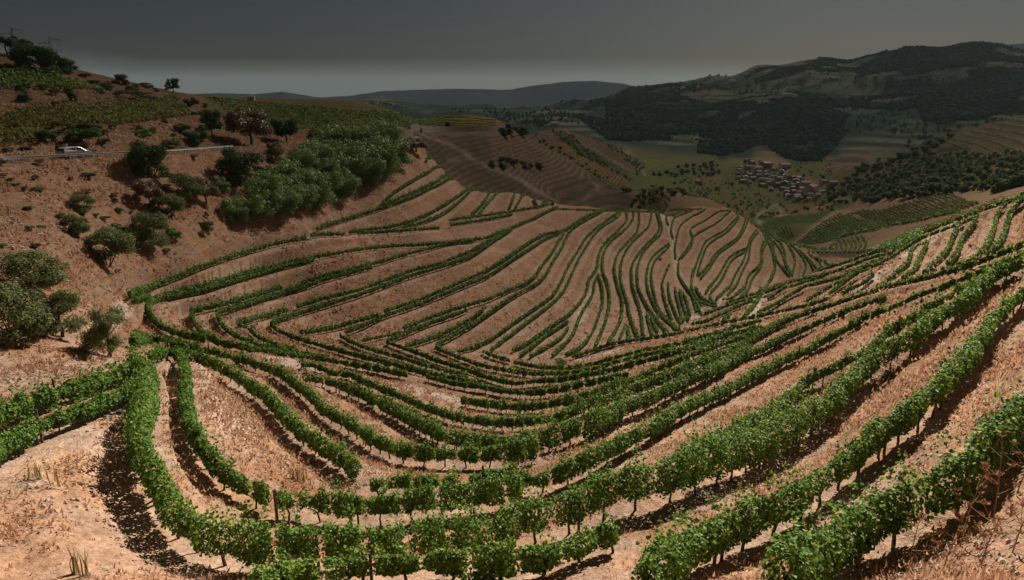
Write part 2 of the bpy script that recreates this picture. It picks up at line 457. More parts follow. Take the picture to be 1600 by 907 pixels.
ROWS_PATH = """
slim row starting at the pale track shoulder left side|1062,512 1047,502 1029,484 1019,466 1012,445 1011,425 1017,403 1032,388 1046,379
dark row beside it starting at the pale track shoulder|1058,512 1043,497 1029,478 1022,455 1018,428 1023,407 1035,394 1046,383
short dark stub row in the fan below the track|1020,520 1016,508 1011,486
short pale stub row in the fan below the track|1028,515 1022,503 1017,491
row in the fan meeting the track halfway down|1050,496 1043,479 1038,460 1035,440 1040,426 1046,412
dark row in the fan left of the lower track|1064,502 1055,484 1047,463 1044,440
thin row in the fan close to the lower track|1068,499 1061,475 1055,448
dotted dark row in the fan close to the lower track|1076,496 1068,475 1062,450
shortest row in the fan touching the lower track|1079,491 1074,470 1068,455
row following the right edge of the pale track|1057,373 1055,385 1056,401
long dark row down the right edge of the lower track|1060,409 1061,428 1070,443 1082,460 1089,484
thin companion row right of the lower track|1064,436 1076,452 1088,467 1094,484
row curving into the track junction|1083,418 1081,445 1088,463 1100,473 1120,476
dark row bowing above the track junction|1087,446 1094,460 1107,469 1119,473
tiny hooked row above the track junction|1109,460 1113,467 1119,472
"""
ROWS_SPUR = """
flat row on the crest right of the track|1040,332 1055,327 1076,326 1097,325
hooked row at the crest beside the track|1045,350 1041,340 1045,333 1060,330 1080,327
second hooked row beside the upper track|1052,370 1049,360 1051,347 1055,338 1070,332 1082,328
diagonal row from the upper track to the crest|1057,371 1061,356 1067,347 1079,338 1094,331 1103,325
upper row of the first long diagonal pair on the spur|1061,403 1073,388 1082,370 1079,359 1085,352 1107,340 1121,330 1142,328
lower row of the first long diagonal pair on the spur|1065,401 1079,385 1085,368 1100,358 1122,346 1133,335 1142,329
upper row of the second diagonal pair on the spur|1083,428 1088,412 1094,395 1101,379 1110,370 1130,360 1142,349 1154,335 1150,329
lower row of the second diagonal pair on the spur|1090,427 1096,406 1104,385 1115,374 1134,363 1147,350 1156,338
upper row of the third diagonal pair meeting in a point|1092,428 1107,412 1119,394 1137,380 1152,370 1160,356 1166,341
lower row of the third diagonal pair meeting in a point|1095,433 1110,415 1124,394 1140,383 1155,371 1164,356 1169,344
upper row of the pair that ends halfway up the spur|1103,455 1112,443 1127,422 1139,401 1152,392 1167,386
lower row of the pair that ends halfway up the spur|1111,455 1122,443 1134,424 1145,403 1166,391
upper row of the long pair below the halfway pair|1119,465 1130,455 1142,443 1151,424 1163,403 1167,390 1172,373 1182,358
lower row of the long pair below the halfway pair|1137,459 1151,443 1160,422 1170,403 1172,385 1176,373 1185,362
upper row of the pair with a bend low on the spur|1129,465 1145,461 1160,450 1166,443 1170,428 1181,418 1190,407 1190,385 1196,373
lower row of the pair with a bend low on the spur|1158,460 1170,450 1173,440 1180,427 1190,413 1192,391 1199,376
upper row of the last pair left of the ridge track|1187,451 1190,443 1203,427 1211,419 1209,400 1203,380 1193,362
lower row of the last pair left of the ridge track|1197,447 1199,443 1209,428 1212,415 1211,406
row along the ridge track of the spur|1150,330 1182,350 1199,366 1208,381 1212,402 1227,420 1235,429
first row beyond the ridge track|1190,356 1202,369 1220,388 1226,405 1235,423
second row beyond the ridge track|1200,358 1217,374 1226,390 1228,411 1236,426
third row beyond the ridge track with a kink|1214,366 1229,378 1242,399 1241,417 1238,428
fourth row beyond the ridge track|1226,374 1247,390 1260,411 1255,428
fifth row beyond the ridge track|1241,384 1262,402 1272,420
sixth row beyond the ridge track|1250,390 1268,408 1278,418
short row near the tip of the spur|1265,396 1281,405 1283,415
shortest row at the tip of the spur|1274,400 1292,408 1295,412
row along the crest line of the far face|862,324.5 905,326 950,327.5 1004,329 1030,330
"""
ROWS_EDGE = """
bright edge row on the skyline of the right shoulder|1134,472 1170,460 1200,450 1236,434 1260,427 1300,415 1340,402 1380,386 1420,371 1460,354 1500,340 1540,324 1570,313 1600,299 1640,280
second row under the edge row starting at the track junction|1094,490 1120,482 1150,472 1180,462 1210,450 1240,438 1280,430 1320,417 1350,404 1380,395
row under the junction pair on the shoulder|1080,504 1110,496 1150,478 1176,468
short stub row between the junction pair and the slab track|1130,498 1136,493 1142,488
curved row left of the slab track|1164,490 1180,472 1188,460
sparse row right of the slab track|1200,464 1230,448 1260,438 1290,428
long row above the first bare strip of the shoulder|1184,486 1210,474 1240,456 1270,442 1310,433 1340,418 1380,401
dark edged row above the sunken road|1262,466 1280,456 1310,440 1350,417 1392,399 1420,382 1446,368 1490,351 1530,335
row between the dark edged row and the sunken road|1296,456 1330,432 1360,416 1384,404
row touching the lower end of the sunken road|1316,456 1350,438 1366,426
short curved row right of the sunken road|1370,446 1380,440 1400,424 1418,408 1426,386
second curved row right of the sunken road|1412,432 1430,416 1440,396 1450,376
third curved row right of the sunken road|1444,422 1466,404 1480,388 1490,366 1498,348
fourth curved row right of the sunken road|1482,408 1496,392 1504,370 1518,352 1526,340
long swinging row at the upper right shoulder|1496,410 1528,396 1544,376 1554,352 1558,334 1570,319 1600,305 1630,294
rightmost curved row of the shoulder|1552,388 1564,374 1572,354 1580,328 1600,310 1630,299
"""
ROWS_WEDGE = """
thick lower row of the double band below the thicket|494,356 530,344 570,332 600,322 640,308 670,294 696,282 712,269
upper row of the double band below the thicket|600,318 630,305 660,293 690,277 706,265
top row reaching the notch at the end of the thicket|598,313 620,296 650,278 676,264 688,252 684,247 666,251
upper row of the second band of the wedge|546,361 580,357 620,351 650,341 680,327 710,309 730,295 748,277
lower row of the second band of the wedge|630,354 660,346 690,334 720,312 740,292 751,277
short left row along the pale wall track|486,366 510,364 538,364
row along the pale wall track ending at the washed out gap|560,363 610,360 650,357 686,355
bright row starting right of the washed out gap|702,343 730,338 760,335 800,329 830,324 845,321 860,318
second bright row starting right of the washed out gap|704,350 740,345 770,340 800,334
slim curved row rising left of the wedge tips|736,335 756,315 766,297 766,288
slim curved row next to the wedge tips|748,334 766,312 788,289
first short row at the wedge tip|797,323 806,299
second short row at the wedge tip|806,323 820,298
third short row at the wedge tip|839,320 834,309
fourth short row at the wedge tip|846,319 856,309
last short row at the wedge tip|865,318 862,308
"""
ROWSETS = [(G_NEAR, ROWS_NEAR, 'the near slope'), (G_V, ROWS_V, ''), (G_LEFT, ROWS_LEFT, ''), (G_MID, ROWS_MID, ''),
           (G_PATH, ROWS_PATH, ''), (G_SPUR, ROWS_SPUR, ''), (G_EDGE, ROWS_EDGE, ''), (G_WEDGE, ROWS_WEDGE, '')]
# ------------------------------------------------------------------ trace the rows, cut the terraces into the land
RLIST = []
for grp, txt, _ in ROWSETS:
    for l in txt.strip().splitlines():
        lab, pts = l.split('|')
        pts = [tuple(float(k) for k in q.split(',')) for q in pts.split()]
        xy = trace(pts, 0.8)
        xy, s = resample(xy, 0.5)
        z = zat(xy[:, 0], xy[:, 1])
        m = max(1, min(12, len(z) // 4, int(.05 * np.hypot(xy[:, 0], xy[:, 1]).min())))
        kk = np.ones(2 * m + 1) / (2 * m + 1)
        z = np.convolve(np.pad(z, m, mode='reflect', reflect_type='odd'), kk, 'valid')
        RLIST.append(dict(group=grp, label=lab, xy=xy, s=s, z=z, r=np.hypot(xy[:, 0], xy[:, 1])))

DIST = np.full((NT, NR), 9e9); RZ = np.zeros((NT, NR))
def stamp(x, y, z, rad):
    r = math.hypot(x, y); t = math.atan2(x, y)
    i0 = int((t - rad / r - TH0) / (TH1 - TH0) * (NT - 1)); i1 = int((t + rad / r - TH0) / (TH1 - TH0) * (NT - 1)) + 2
    j0 = int(np.searchsorted(RR, r - rad)); j1 = int(np.searchsorted(RR, r + rad)) + 1
    i0 = max(i0, 0); i1 = min(i1, NT)
    if i0 >= i1 or j0 >= j1: return
    d = (XX[i0:i1, j0:j1] - x) ** 2 + (YY[i0:i1, j0:j1] - y) ** 2
    D = DIST[i0:i1, j0:j1]; m = d < D
    D[m] = d[m]
    RZ[i0:i1, j0:j1][m] = z
for R in RLIST:
    for k in range(len(R['z'])): stamp(R['xy'][k, 0], R['xy'][k, 1], R['z'][k], 2.4)
DIST = np.sqrt(DIST)
wt = 1 - sstep(0.85, 1.9, DIST)
wt = wt * (.30 + .70 * sstep(16, 40, RR))[None, :]
ZT = ZZ * (1 - wt) + RZ * wt
# the upper road is cut level into the hillside
VD, VZ = DIST, RZ
DIST = np.full((NT, NR), 9e9); RZ = np.zeros((NT, NR))
ROAD = trace([(-60, 258), (0, 254), (60, 249.5), (115, 246.5), (180, 244), (230, 242), (330, 234.5), (450, 224), (560, 217), (640, 213)], 0, rmax=600)
ROAD, _s = resample(ROAD, 2.0)
ROADZ = zat(ROAD[:, 0], ROAD[:, 1]); ROADZ = np.convolve(np.pad(ROADZ, 6, mode='edge'), np.ones(13) / 13, 'valid')
_rx, _ = resample(np.c_[ROAD, ROADZ][:, :2], .5); _rz = np.interp(np.linspace(0, 1, len(_rx)), np.linspace(0, 1, len(ROADZ)), ROADZ)
for k in range(len(_rx)): stamp(_rx[k, 0], _rx[k, 1], _rz[k], 6.5)
RDIST = np.sqrt(DIST)
wr = 1 - sstep(2.4, 5.5, RDIST)
ZT = ZT * (1 - wr) + RZ * wr
DIST, RZ = VD, VZ
near = (RR < 420)[None, :]
rough = 1 - sstep(300, 700, RR)[None, :]
ZT = ZT + rough * (fbm(XX / 1.7, YY / 1.7, 3, 3) - 0.5) * 0.26 * (1 - 0.7 * wt) * (1 - wr)
ZT = ZT + rough * (fbm(XX / 7.0, YY / 7.0, 5, 3) - 0.5) * 0.75 * (1 - 0.8 * wt) * (1 - wr)
# gullies and spurs of the far country
far = (sstep(1650, 2500, RR) * (1 - .72 * sstep(3200, 3750, RR)) * (1 - .3 * sstep(5000, 8000, RR)))[None, :]
ridged = 1 - abs(2 * fbm(XX / 950.0 + .35 * YY / 950.0, YY / 1500.0, 11, 5) - 1)
ZT = ZT + far * (ridged - 0.70) * 170
ZT = ZT + (sstep(3000, 3600, RR) * (1 - sstep(4600, 5000, RR)))[None, :] * (fbm(XX / 240.0, YY / 240.0, 19, 4) - .5) * 60
mid = (sstep(240, 420, RR) * (1 - sstep(1300, 1700, RR)))[None, :]
ZT = ZT + mid * (fbm(XX / 60.0, YY / 60.0, 13, 3) - 0.5) * 4.0
# ------------------------------------------------------------------ materials
def nodes(name):
    m = bpy.data.materials.new(name); m.use_nodes = True
    nt_ = m.node_tree; nt_.nodes.clear()
    out = nt_.nodes.new('ShaderNodeOutputMaterial')
    b = nt_.nodes.new('ShaderNodeBsdfPrincipled')
    nt_.links.new(b.outputs[0], out.inputs['Surface'])
    return m, nt_, b, out

def plain(name, col, rough=0.8, metal=0.0, var=0.25, scale=3.0, spec=0.3):
    m, t, b, o = nodes(name)
    nz = t.nodes.new('ShaderNodeTexNoise'); nz.inputs['Scale'].default_value = scale; nz.inputs['Detail'].default_value = 4
    tc = t.nodes.new('ShaderNodeTexCoord'); t.links.new(tc.outputs['Object'], nz.inputs['Vector'])
    mx = t.nodes.new('ShaderNodeMix'); mx.data_type = 'RGBA'
    mx.inputs[6].default_value = (*[c * (1 - var) for c in col], 1); mx.inputs[7].default_value = (*[min(1, c * (1 + var)) for c in col], 1)
    t.links.new(nz.outputs[0], mx.inputs[0]); t.links.new(mx.outputs[2], b.inputs['Base Color'])
    b.inputs['Roughness'].default_value = rough; b.inputs['Metallic'].default_value = metal
    b.inputs['Specular IOR Level'].default_value = spec
    return m

def leafmat(name, dark, mid, light, dry, rough=0.5, trans=0.35, spec=0.35):
    """leaves differ one from another: the attribute 'tint' runs 0..1 over the leaves"""
    m, t, b, o = nodes(name)
    at_ = t.nodes.new('ShaderNodeAttribute'); at_.attribute_name = 'tint'
    rp = t.nodes.new('ShaderNodeValToRGB')
    cr = rp.color_ramp
    cr.elements[0].position = 0.0; cr.elements[0].color = (*dark, 1)
    cr.elements[1].position = 1.0; cr.elements[1].color = (*dry, 1)
    e = cr.elements.new(0.45); e.color = (*mid, 1)
    e = cr.elements.new(0.86); e.color = (*light, 1)
    t.links.new(at_.outputs['Fac'], rp.inputs[0])
    t.links.new(rp.outputs[0], b.inputs['Base Color'])
    b.inputs['Roughness'].default_value = rough
    b.inputs['Specular IOR Level'].default_value = spec
    tr = t.nodes.new('ShaderNodeBsdfTranslucent')
    hs = t.nodes.new('ShaderNodeHueSaturation'); hs.inputs['Hue'].default_value = 0.485; hs.inputs['Value'].default_value = 1.4
    t.links.new(rp.outputs[0], hs.inputs['Color']); t.links.new(hs.outputs[0], tr.inputs['Color'])
    mx = t.nodes.new('ShaderNodeMixShader'); mx.inputs[0].default_value = trans
    t.links.new(b.outputs[0], mx.inputs[1]); t.links.new(tr.outputs[0], mx.inputs[2])
    t.links.new(mx.outputs[0], o.inputs['Surface'])
    return m

M_VINE = leafmat('vine_leaf', (.030, .076, .012), (.088, .185, .022), (.240, .345, .060), (.30, .27, .045), rough=0.58, trans=0.30, spec=.16)
M_BARK = plain('vine_bark', (.060, .042, .030), 0.95, var=0.4, scale=20)
M_POST = plain('post_wood', (.085, .065, .050), 0.9, var=0.35, scale=15)
M_OLIVE = leafmat('grey_green_leaf', (.075, .098, .036), (.160, .190, .066), (.250, .270, .105), (.26, .19, .08), rough=.75, trans=0.25, spec=.1)
M_DARKLEAF = leafmat('dark_green_leaf', (.024, .052, .014), (.062, .112, .028), (.125, .175, .048), (.16, .14, .045), rough=.7, trans=0.18, spec=.12)
M_BROWNLEAF = leafmat('autumn_leaf', (.085, .052, .020), (.170, .095, .032), (.150, .140, .050), (.28, .12, .035), trans=0.2)
M_CANE = leafmat('cane_leaf', (.060, .120, .024), (.145, .235, .050), (.245, .320, .085), (.26, .24, .06), trans=0.3)
M_PINE = leafmat('pine_needle', (.014, .028, .011), (.032, .056, .020), (.066, .095, .035), (.09, .09, .035), trans=0.1)
M_WOOD = leafmat('woodland_leaf', (.060, .095, .040), (.125, .170, .068), (.210, .240, .105), (.20, .16, .06), rough=.8, trans=0.33, spec=.08)
M_TRUNK = plain('tree_bark', (.075, .058, .045), 0.95, var=0.35, scale=6)
M_FARWOOD = leafmat('mountain_wood_leaf', (.026, .050, .038), (.050, .085, .058), (.085, .120, .075), (.07, .06, .03), rough=.9, trans=.15, spec=.03)
M_YELLOW = leafmat('yellowing_vine_leaf', (.06, .10, .02), (.12, .15, .035), (.23, .20, .045), (.38, .22, .05), rough=.65, trans=0.25, spec=.08)

def groundmat():
    m, t, b, o = nodes('earth_and_dry_grass')
    N = t.nodes.new; L = t.links.new
    col = N('ShaderNodeAttribute'); col.attribute_name = 'Col'
    dry = N('ShaderNodeAttribute'); dry.attribute_name = 'dry'
    geo = N('ShaderNodeNewGeometry')
    def noise(sc, det, rough=0.6, vec=None, stretch=None):
        nz = N('ShaderNodeTexNoise'); nz.inputs['Scale'].default_value = sc; nz.inputs['Detail'].default_value = det; nz.inputs['Roughness'].default_value = rough
        src = geo.outputs['Position']
        if stretch:
            mp = N('ShaderNodeMapping'); mp.inputs['Scale'].default_value = stretch; mp.inputs['Rotation'].default_value = (0.3, 0.2, 0.9)
            L(src, mp.inputs['Vector']); src = mp.outputs[0]
        L(src, nz.inputs['Vector']); return nz
    def mapr(sock, a, b_, c, d):
        r = N('ShaderNodeMapRange'); r.inputs[1].default_value = a; r.inputs[2].default_value = b_; r.inputs[3].default_value = c; r.inputs[4].default_value = d
        L(sock, r.inputs[0]); return r.outputs[0]
    def mul(a, b_):
        q = N('ShaderNodeMath'); q.operation = 'MULTIPLY'; L(a, q.inputs[0])
        if isinstance(b_, float): q.inputs[1].default_value = b_
        else: L(b_, q.inputs[1])
        return q.outputs[0]
    n1 = noise(0.12, 3); n2 = noise(0.9, 5, 0.7); n3 = noise(6.5, 4, 0.75); n4 = noise(3.0, 5, 0.7, stretch=(1.0, 0.16, 1.0))
    f = mul(mul(mapr(n1.outputs[0], .3, .7, .86, 1.14), mapr(n2.outputs[0], .3, .7, .78, 1.2)), mul(mapr(n3.outputs[0], .3, .7, .62, 1.32), mapr(n4.outputs[0], .32, .68, .76, 1.2)))
    mx = N('ShaderNodeMix'); mx.data_type = 'RGBA'; mx.blend_type = 'MULTIPLY'; mx.inputs[0].default_value = 1.0
    L(col.outputs['Color'], mx.inputs[6]); L(f, mx.inputs[7])
    # bare pale stones and patches of russet dry grass
    n5 = noise(2.2, 6, 0.8); n6 = noise(0.35, 4, 0.65)
    g = mul(mapr(n6.outputs[0], .47, .62, 0.0, 0.75), dry.outputs['Fac'])
    mg = N('ShaderNodeMix'); mg.data_type = 'RGBA'; mg.blend_type = 'MULTIPLY'
    mg.inputs[7].default_value = (1.02, .84, .66, 1)
    L(g, mg.inputs[0]); L(mx.outputs[2], mg.inputs[6])
    vo = N('ShaderNodeTexVoronoi'); vo.inputs['Scale'].default_value = 3.2; vo.inputs['Randomness'].default_value = 1.0
    L(geo.outputs['Position'], vo.inputs['Vector'])
    st = mul(mul(mapr(vo.outputs['Distance'], .10, .16, 1.0, 0.0), mapr(n5.outputs[0], .52, .60, 0.0, .55)), dry.outputs['Fac'])
    ms = N('ShaderNodeMix'); ms.data_type = 'RGBA'; ms.inputs[7].default_value = (.52, .45, .38, 1)
    L(st, ms.inputs[0]); L(mg.outputs[2], ms.inputs[6])
    L(ms.outputs[2], b.inputs['Base Color'])
    b.inputs['Roughness'].default_value = 1.0; b.inputs['Specular IOR Level'].default_value = 0.0
    bp = N('ShaderNodeBump'); bp.inputs['Strength'].default_value = 0.55; bp.inputs['Distance'].default_value = 0.25
    ad = N('ShaderNodeMath'); ad.operation = 'ADD'; L(n3.outputs[0], ad.inputs[0]); L(n4.outputs[0], ad.inputs[1])
    L(ad.outputs[0], bp.inputs['Height']); L(bp.outputs[0], b.inputs['Normal'])
    return m
M_GROUND = groundmat()
# ------------------------------------------------------------------ what the ground is made of, by place
PX, PY = pixel(TH[:, None] + 0 * RR[None], ZZ / RR[None])
RG = np.broadcast_to(RR[None], (NT, NR))
def inpoly(poly, x, y):
    p = np.array(poly, dtype=float); r = np.zeros(x.shape, bool)
    j = len(p) - 1
    for i in range(len(p)):
        c = ((p[i, 1] > y) != (p[j, 1] > y)) & (x < (p[j, 0] - p[i, 0]) * (y - p[i, 1]) / (p[j, 1] - p[i, 1] + 1e-12) + p[i, 0])
        r ^= c; j = i
    return r
WX = (vnoise(XX / (RG * .012), YY / (RG * .012), 31) - .5); WY = (vnoise(XX / (RG * .012), YY / (RG * .012), 37) - .5)
def zone(poly, r0, r1, wob=6.0):
    """a patch of land outlined in the photograph, kept to one range of distance"""
    p = np.array(poly, dtype=float)
    m = (PX > p[:, 0].min() - wob) & (PX < p[:, 0].max() + wob) & (PY > p[:, 1].min() - wob) & (PY < p[:, 1].max() + wob) & (RG > r0) & (RG < r1)
    k = np.zeros((NT, NR), bool)
    k[m] = inpoly(poly, PX[m] + WX[m] * wob, PY[m] + WY[m] * wob * .6)
    return k
def C(*c): return np.array(c, dtype=np.float32)
COLR = np.empty((NT, NR, 3), dtype=np.float32)
big = fbm(XX / 14.0, YY / 14.0, 41, 4)[..., None]
COLR[:] = C(.275, .157, .097) * (1 - big) + C(.400, .250, .167) * big
DRY = np.ones((NT, NR), dtype=np.float32)
def blur(w, n):
    k = np.ones(2 * n + 1) / (2 * n + 1)
    for ax in (0, 1, 0, 1):
        c = np.cumsum(np.insert(np.pad(w, [(n, n) if q == ax else (0, 0) for q in (0, 1)], mode='edge'), 0, 0, axis=ax), axis=ax, dtype=np.float64)
        w = ((c[2 * n + 1:] - c[:-2 * n - 1]) if ax == 0 else (c[:, 2 * n + 1:] - c[:, :-2 * n - 1])) / (2 * n + 1)
    return w.astype(np.float32)
def paint(mask, col, dry=None, a=1.0, soft=1):
    w = mask.astype(np.float32) * a
    if soft: w = blur(w, soft)
    w = w[..., None]
    COLR[:] = COLR * (1 - w) + C(*col) * w
    if dry is not None: DRY[mask] = dry
# tread of every terrace: trodden bare soil
tread = (1 - sstep(1.0, 1.7, DIST)) * (RR < 420)[None]
COLR[:] = COLR * (1 - .6 * tread[..., None]) + C(.42, .29, .205) * .6 * tread[..., None]
# left hillside: russet grass above, eroded grey earth below
paint(zone([(-400, 245), (230, 250), (330, 240), (420, 330), (300, 380), (230, 440), (120, 470), (-400, 470)], 45, 160), (.225, .134, .088), 1, .75, 14)
paint(zone([(120, 470), (230, 420), (300, 385), (400, 350), (500, 325), (640, 262), (690, 255), (600, 310), (490, 355), (330, 395), (210, 448), (140, 520), (60, 520)], 40, 240), (.35, .235, .165), 1, .75, 8)
paint(zone([(-400, 545), (190, 545), (215, 575), (150, 592), (0, 640), (-400, 680)], 25, 60, 10), (.40, .285, .205), 1, .7, 10)
paint(zone([(300, 585), (350, 590), (420, 640), (430, 690), (340, 690), (300, 640)], 20, 50, 14), (.56, .41, .31), 1, .8, 14)
paint(zone([(0, 700), (120, 650), (210, 640), (215, 720), (120, 760), (0, 770)], 15, 50, 20), (.54, .39, .29), 1, .6, 18)
# upper left hill
paint((TH[:, None] < ray(620, 200)[0]) & (RG > 118) & (RG < 420) & (PY < 250), (.140, .085, .054), 1, .85, 8)
# pale tracks, sunken road and bare pads
TRACK = (.53, .41, .33)
for poly, r0, r1 in [
    ([(1029, 322), (1038, 322), (1045, 345), (1053, 362), (1056, 385), (1058, 405), (1064, 435), (1080, 462), (1072, 458), (1058, 435), (1051, 405), (1047, 375), (1040, 350), (1031, 335)], 110, 320),
    ([(1062, 506), (1072, 498), (1090, 485), (1100, 478), (1118, 472), (1130, 464), (1148, 460), (1140, 470), (1112, 480), (1092, 498), (1078, 512), (1066, 514)], 90, 230),
    ([(1163, 494), (1178, 474), (1196, 456), (1214, 450), (1200, 466), (1186, 488), (1176, 498)], 80, 200),
    ([(888, 564), (920, 554), (970, 543), (973, 549), (940, 559), (900, 565)], 75, 120),
    ([(1332, 458), (1378, 418), (1420, 389), (1482, 354), (1502, 346), (1496, 356), (1440, 388), (1392, 420), (1346, 458)], 60, 170),
    ([(1180, 345), (1190, 352), (1203, 372), (1213, 392), (1220, 412), (1214, 412), (1204, 388), (1195, 368)], 180, 340),
    ([(404, 552), (440, 560), (480, 572), (560, 588), (630, 598), (668, 612), (722, 624), (720, 636), (660, 622), (570, 598), (480, 580), (420, 564)], 40, 100),
    ([(130, 520), (190, 470), (215, 468), (200, 500), (160, 530)], 40, 100),
    ([(918, 500), (914, 478), (930, 455), (934, 440), (926, 447), (908, 478), (895, 502), (905, 510)], 90, 200),
    ([(486, 372), (560, 368), (690, 359), (690, 363), (560, 372), (486, 376)], 100, 190)]:
    paint(zone(poly, r0, r1, 3.0), TRACK, .6, .9)
# mid hills beyond the far face
mh = (RG > 270) & (RG < 1250) & (TH[:, None] < ray(1010, 300)[0] + .0) & (TH[:, None] > ray(600, 300)[0])
paint(mh, (.150, .095, .062), .3, .9, 5)
paint(zone([(640, 215), (760, 212), (770, 250), (720, 262), (660, 262)], 230, 500), (.085, .062, .045), .2, .7)
paint(zone([(700, 262), (770, 262), (850, 300), (900, 322), (760, 300)], 230, 600), (.095, .066, .048), .2, .8)
paint(zone([(860, 285), (930, 275), (985, 305), (985, 322), (880, 320)], 280, 900), (.105, .068, .055), .2, .8)
paint(zone([(885, 215), (905, 235), (960, 270), (1010, 300), (985, 303), (920, 262), (870, 228)], 500, 1300), (.23, .125, .04), .2, .8)
paint(zone([(895, 218), (935, 232), (985, 265), (975, 270), (925, 250), (893, 232)], 500, 1300), (.075, .065, .035), .2, .8)
paint(zone([(920, 225), (960, 235), (1000, 262), (1000, 275), (965, 258)], 600, 1400), (.17, .10, .06), .2, .8)
paint(zone([(300, 138), (400, 145), (520, 158), (640, 176), (790, 190), (780, 205), (640, 208), (380, 205), (330, 175)], 190, 560), (.135, .105, .052), .3, .9)
paint(zone([(560, 172), (700, 181), (790, 188), (770, 196), (640, 186)], 280, 560), (.20, .145, .04), .3, .8)
rst = (.5 + .5 * np.sin(ZT / 1.9 * 2 * np.pi + 3 * vnoise(XX / 70., YY / 70., 71))) > .55
paint(mh & rst & (RG > 285) & (PY > 212), (.060, .055, .032), .2, .75, 0)
for poly in ([(655, 210), (700, 222), (728, 236), (740, 248), (735, 249), (722, 238), (695, 225), (655, 213)], [(696, 252), (716, 248), (734, 238), (737, 240), (718, 251), (698, 255)],
             [(738, 246), (775, 262), (810, 276), (845, 298), (876, 318), (872, 320), (840, 301), (806, 279), (772, 265), (737, 249)], [(903, 226), (910, 236), (916, 250), (912, 250), (906, 237), (900, 227)],
             [(926, 283), (936, 290), (934, 300), (929, 300), (931, 291), (924, 285)], [(930, 296), (912, 318), (908, 318), (927, 296)], [(895, 218), (930, 232), (970, 256), (1005, 280), (1003, 282), (968, 259), (928, 235), (893, 220)]):
    paint(zone(poly, 275, 1400, 1.5), (.30, .22, .16), .2, .6)
# knoll right behind the crest
paint(zone([(985, 320), (1000, 296), (1060, 292), (1130, 318), (1130, 330), (985, 330)], 310, 520), (.20, .135, .075), .3, .9)
# valley floor
vf = (RG > 560) & (RG < 1750) & (TH[:, None] > ray(985, 300)[0])
vf |= inpoly([(1140, 318), (1180, 300), (1330, 300), (1330, 325), (1300, 332), (1275, 349), (1248, 372), (1232, 388), (1195, 372)], PX, PY) & (RG > 340) & (RG < 1750)
paint(vf, (.110, .128, .044), .1, 1, 4)
FIELDS = [([(1000, 340), (1140, 310), (1180, 330), (1175, 345), (1150, 332), (1010, 345)], (.17, .115, .045)),
    ([(1190, 337), (1212, 322), (1265, 316), (1300, 325), (1272, 335), (1220, 339)], (.235, .140, .062)),
    ([(1185, 338), (1240, 340), (1300, 330), (1310, 342), (1250, 352), (1200, 362)], (.060, .085, .028)),
    ([(1290, 312), (1320, 308), (1322, 318), (1300, 322)], (.19, .13, .05)),
    ([(1080, 277), (1130, 275), (1125, 284), (1085, 285)], (.22, .125, .06)),
    ([(1120, 258), (1150, 246), (1165, 243), (1165, 255), (1140, 262), (1122, 268)], (.165, .125, .05)),
    ([(1140, 262), (1170, 254), (1182, 264), (1160, 272), (1142, 272)], (.06, .085, .03)),
    ([(1236, 268), (1262, 278), (1285, 285), (1285, 291), (1255, 288), (1240, 280)], (.24, .13, .07)),
    ([(990, 250), (1055, 248), (1050, 262), (1005, 266)], (.12, .13, .04)),
    ([(1130, 300), (1200, 300), (1195, 315), (1120, 318)], (.10, .10, .036)),
    ([(1170, 250), (1200, 235), (1228, 252), (1225, 262), (1180, 264)], (.22, .135, .075)),
    ([(1010, 240), (1080, 232), (1085, 243), (1030, 248)], (.10, .075, .055))]
for poly, c in FIELDS: paint(zone(poly, 420, 1900, 3.0), tuple(q * 1.3 for q in c), .1, .95)
for poly in ([(1183, 352), (1179, 336), (1190, 328), (1215, 316), (1222, 318), (1194, 331), (1186, 338), (1192, 352)], [(1214, 274), (1228, 264), (1236, 266), (1220, 276)],
             [(1000, 258), (1003, 258), (1008, 276), (1005, 276)], [(1216, 340), (1218, 322), (1220, 322), (1220, 340)]):
    paint(zone(poly, 500, 1900, 1.0), (.50, .40, .33), .1, .9)
# rows of the valley plots
plot = np.floor(XX / 95. + .3 * np.sin(YY / 60.)) * 7 + np.floor(YY / 120.); pang = lattice(plot, plot * 0, 5) * 3.14
pst = .5 + .5 * np.sin((XX * np.cos(pang) + YY * np.sin(pang)) * 2 * np.pi / 6.5)
vw = (blur(vf.astype(np.float32), 3) * .42 * pst)[..., None]
COLR[:] = COLR * (1 - vw) + C(.060, .070, .030) * vw
pv = (blur(vf.astype(np.float32), 3) * .5 * sstep(.45, .75, lattice(plot, plot * 0, 8)))[..., None]
COLR[:] = COLR * (1 - pv) + C(.155, .120, .055) * pv
# second vineyard in the right gully and the wooded slope
g2 = (RG > 185) & (RG < 640) & (TH[:, None] > ray(1190, 350)[0]) & (PY > 290)
g2 &= ~inpoly([(1150, 345), (1180, 300), (1330, 300), (1330, 325), (1300, 332), (1275, 349), (1248, 372), (1232, 388), (1195, 360)], PX, PY)
paint(g2, (.25, .165, .10), .3, .9, 2)
paint(zone([(1236, 386), (1250, 372), (1277, 348), (1302, 331), (1330, 326), (1330, 331), (1306, 338), (1282, 356), (1256, 380), (1244, 388)], 185, 700, 3), (.36, .235, .14), .4, .9)
paint(zone([(1270, 392), (1400, 388), (1370, 398), (1330, 404), (1280, 402)], 200, 420), (.07, .05, .038), .3, .9)
wood = (RG > 400) & (RG < 1250) & (TH[:, None] > ray(1300, 300)[0]) & (PY < 306)
paint(wood, (.115, .085, .048), .2, .9, 5)
paint(zone([(1470, 245), (1500, 205), (1600, 182), (1700, 180), (1700, 238), (1560, 240), (1500, 252)], 500, 1250), (.19, .125, .085), .2, .9)
paint(zone([(1468, 236), (1516, 238), (1510, 228), (1466, 230)], 500, 1250), (.035, .04, .025), .2, .9)
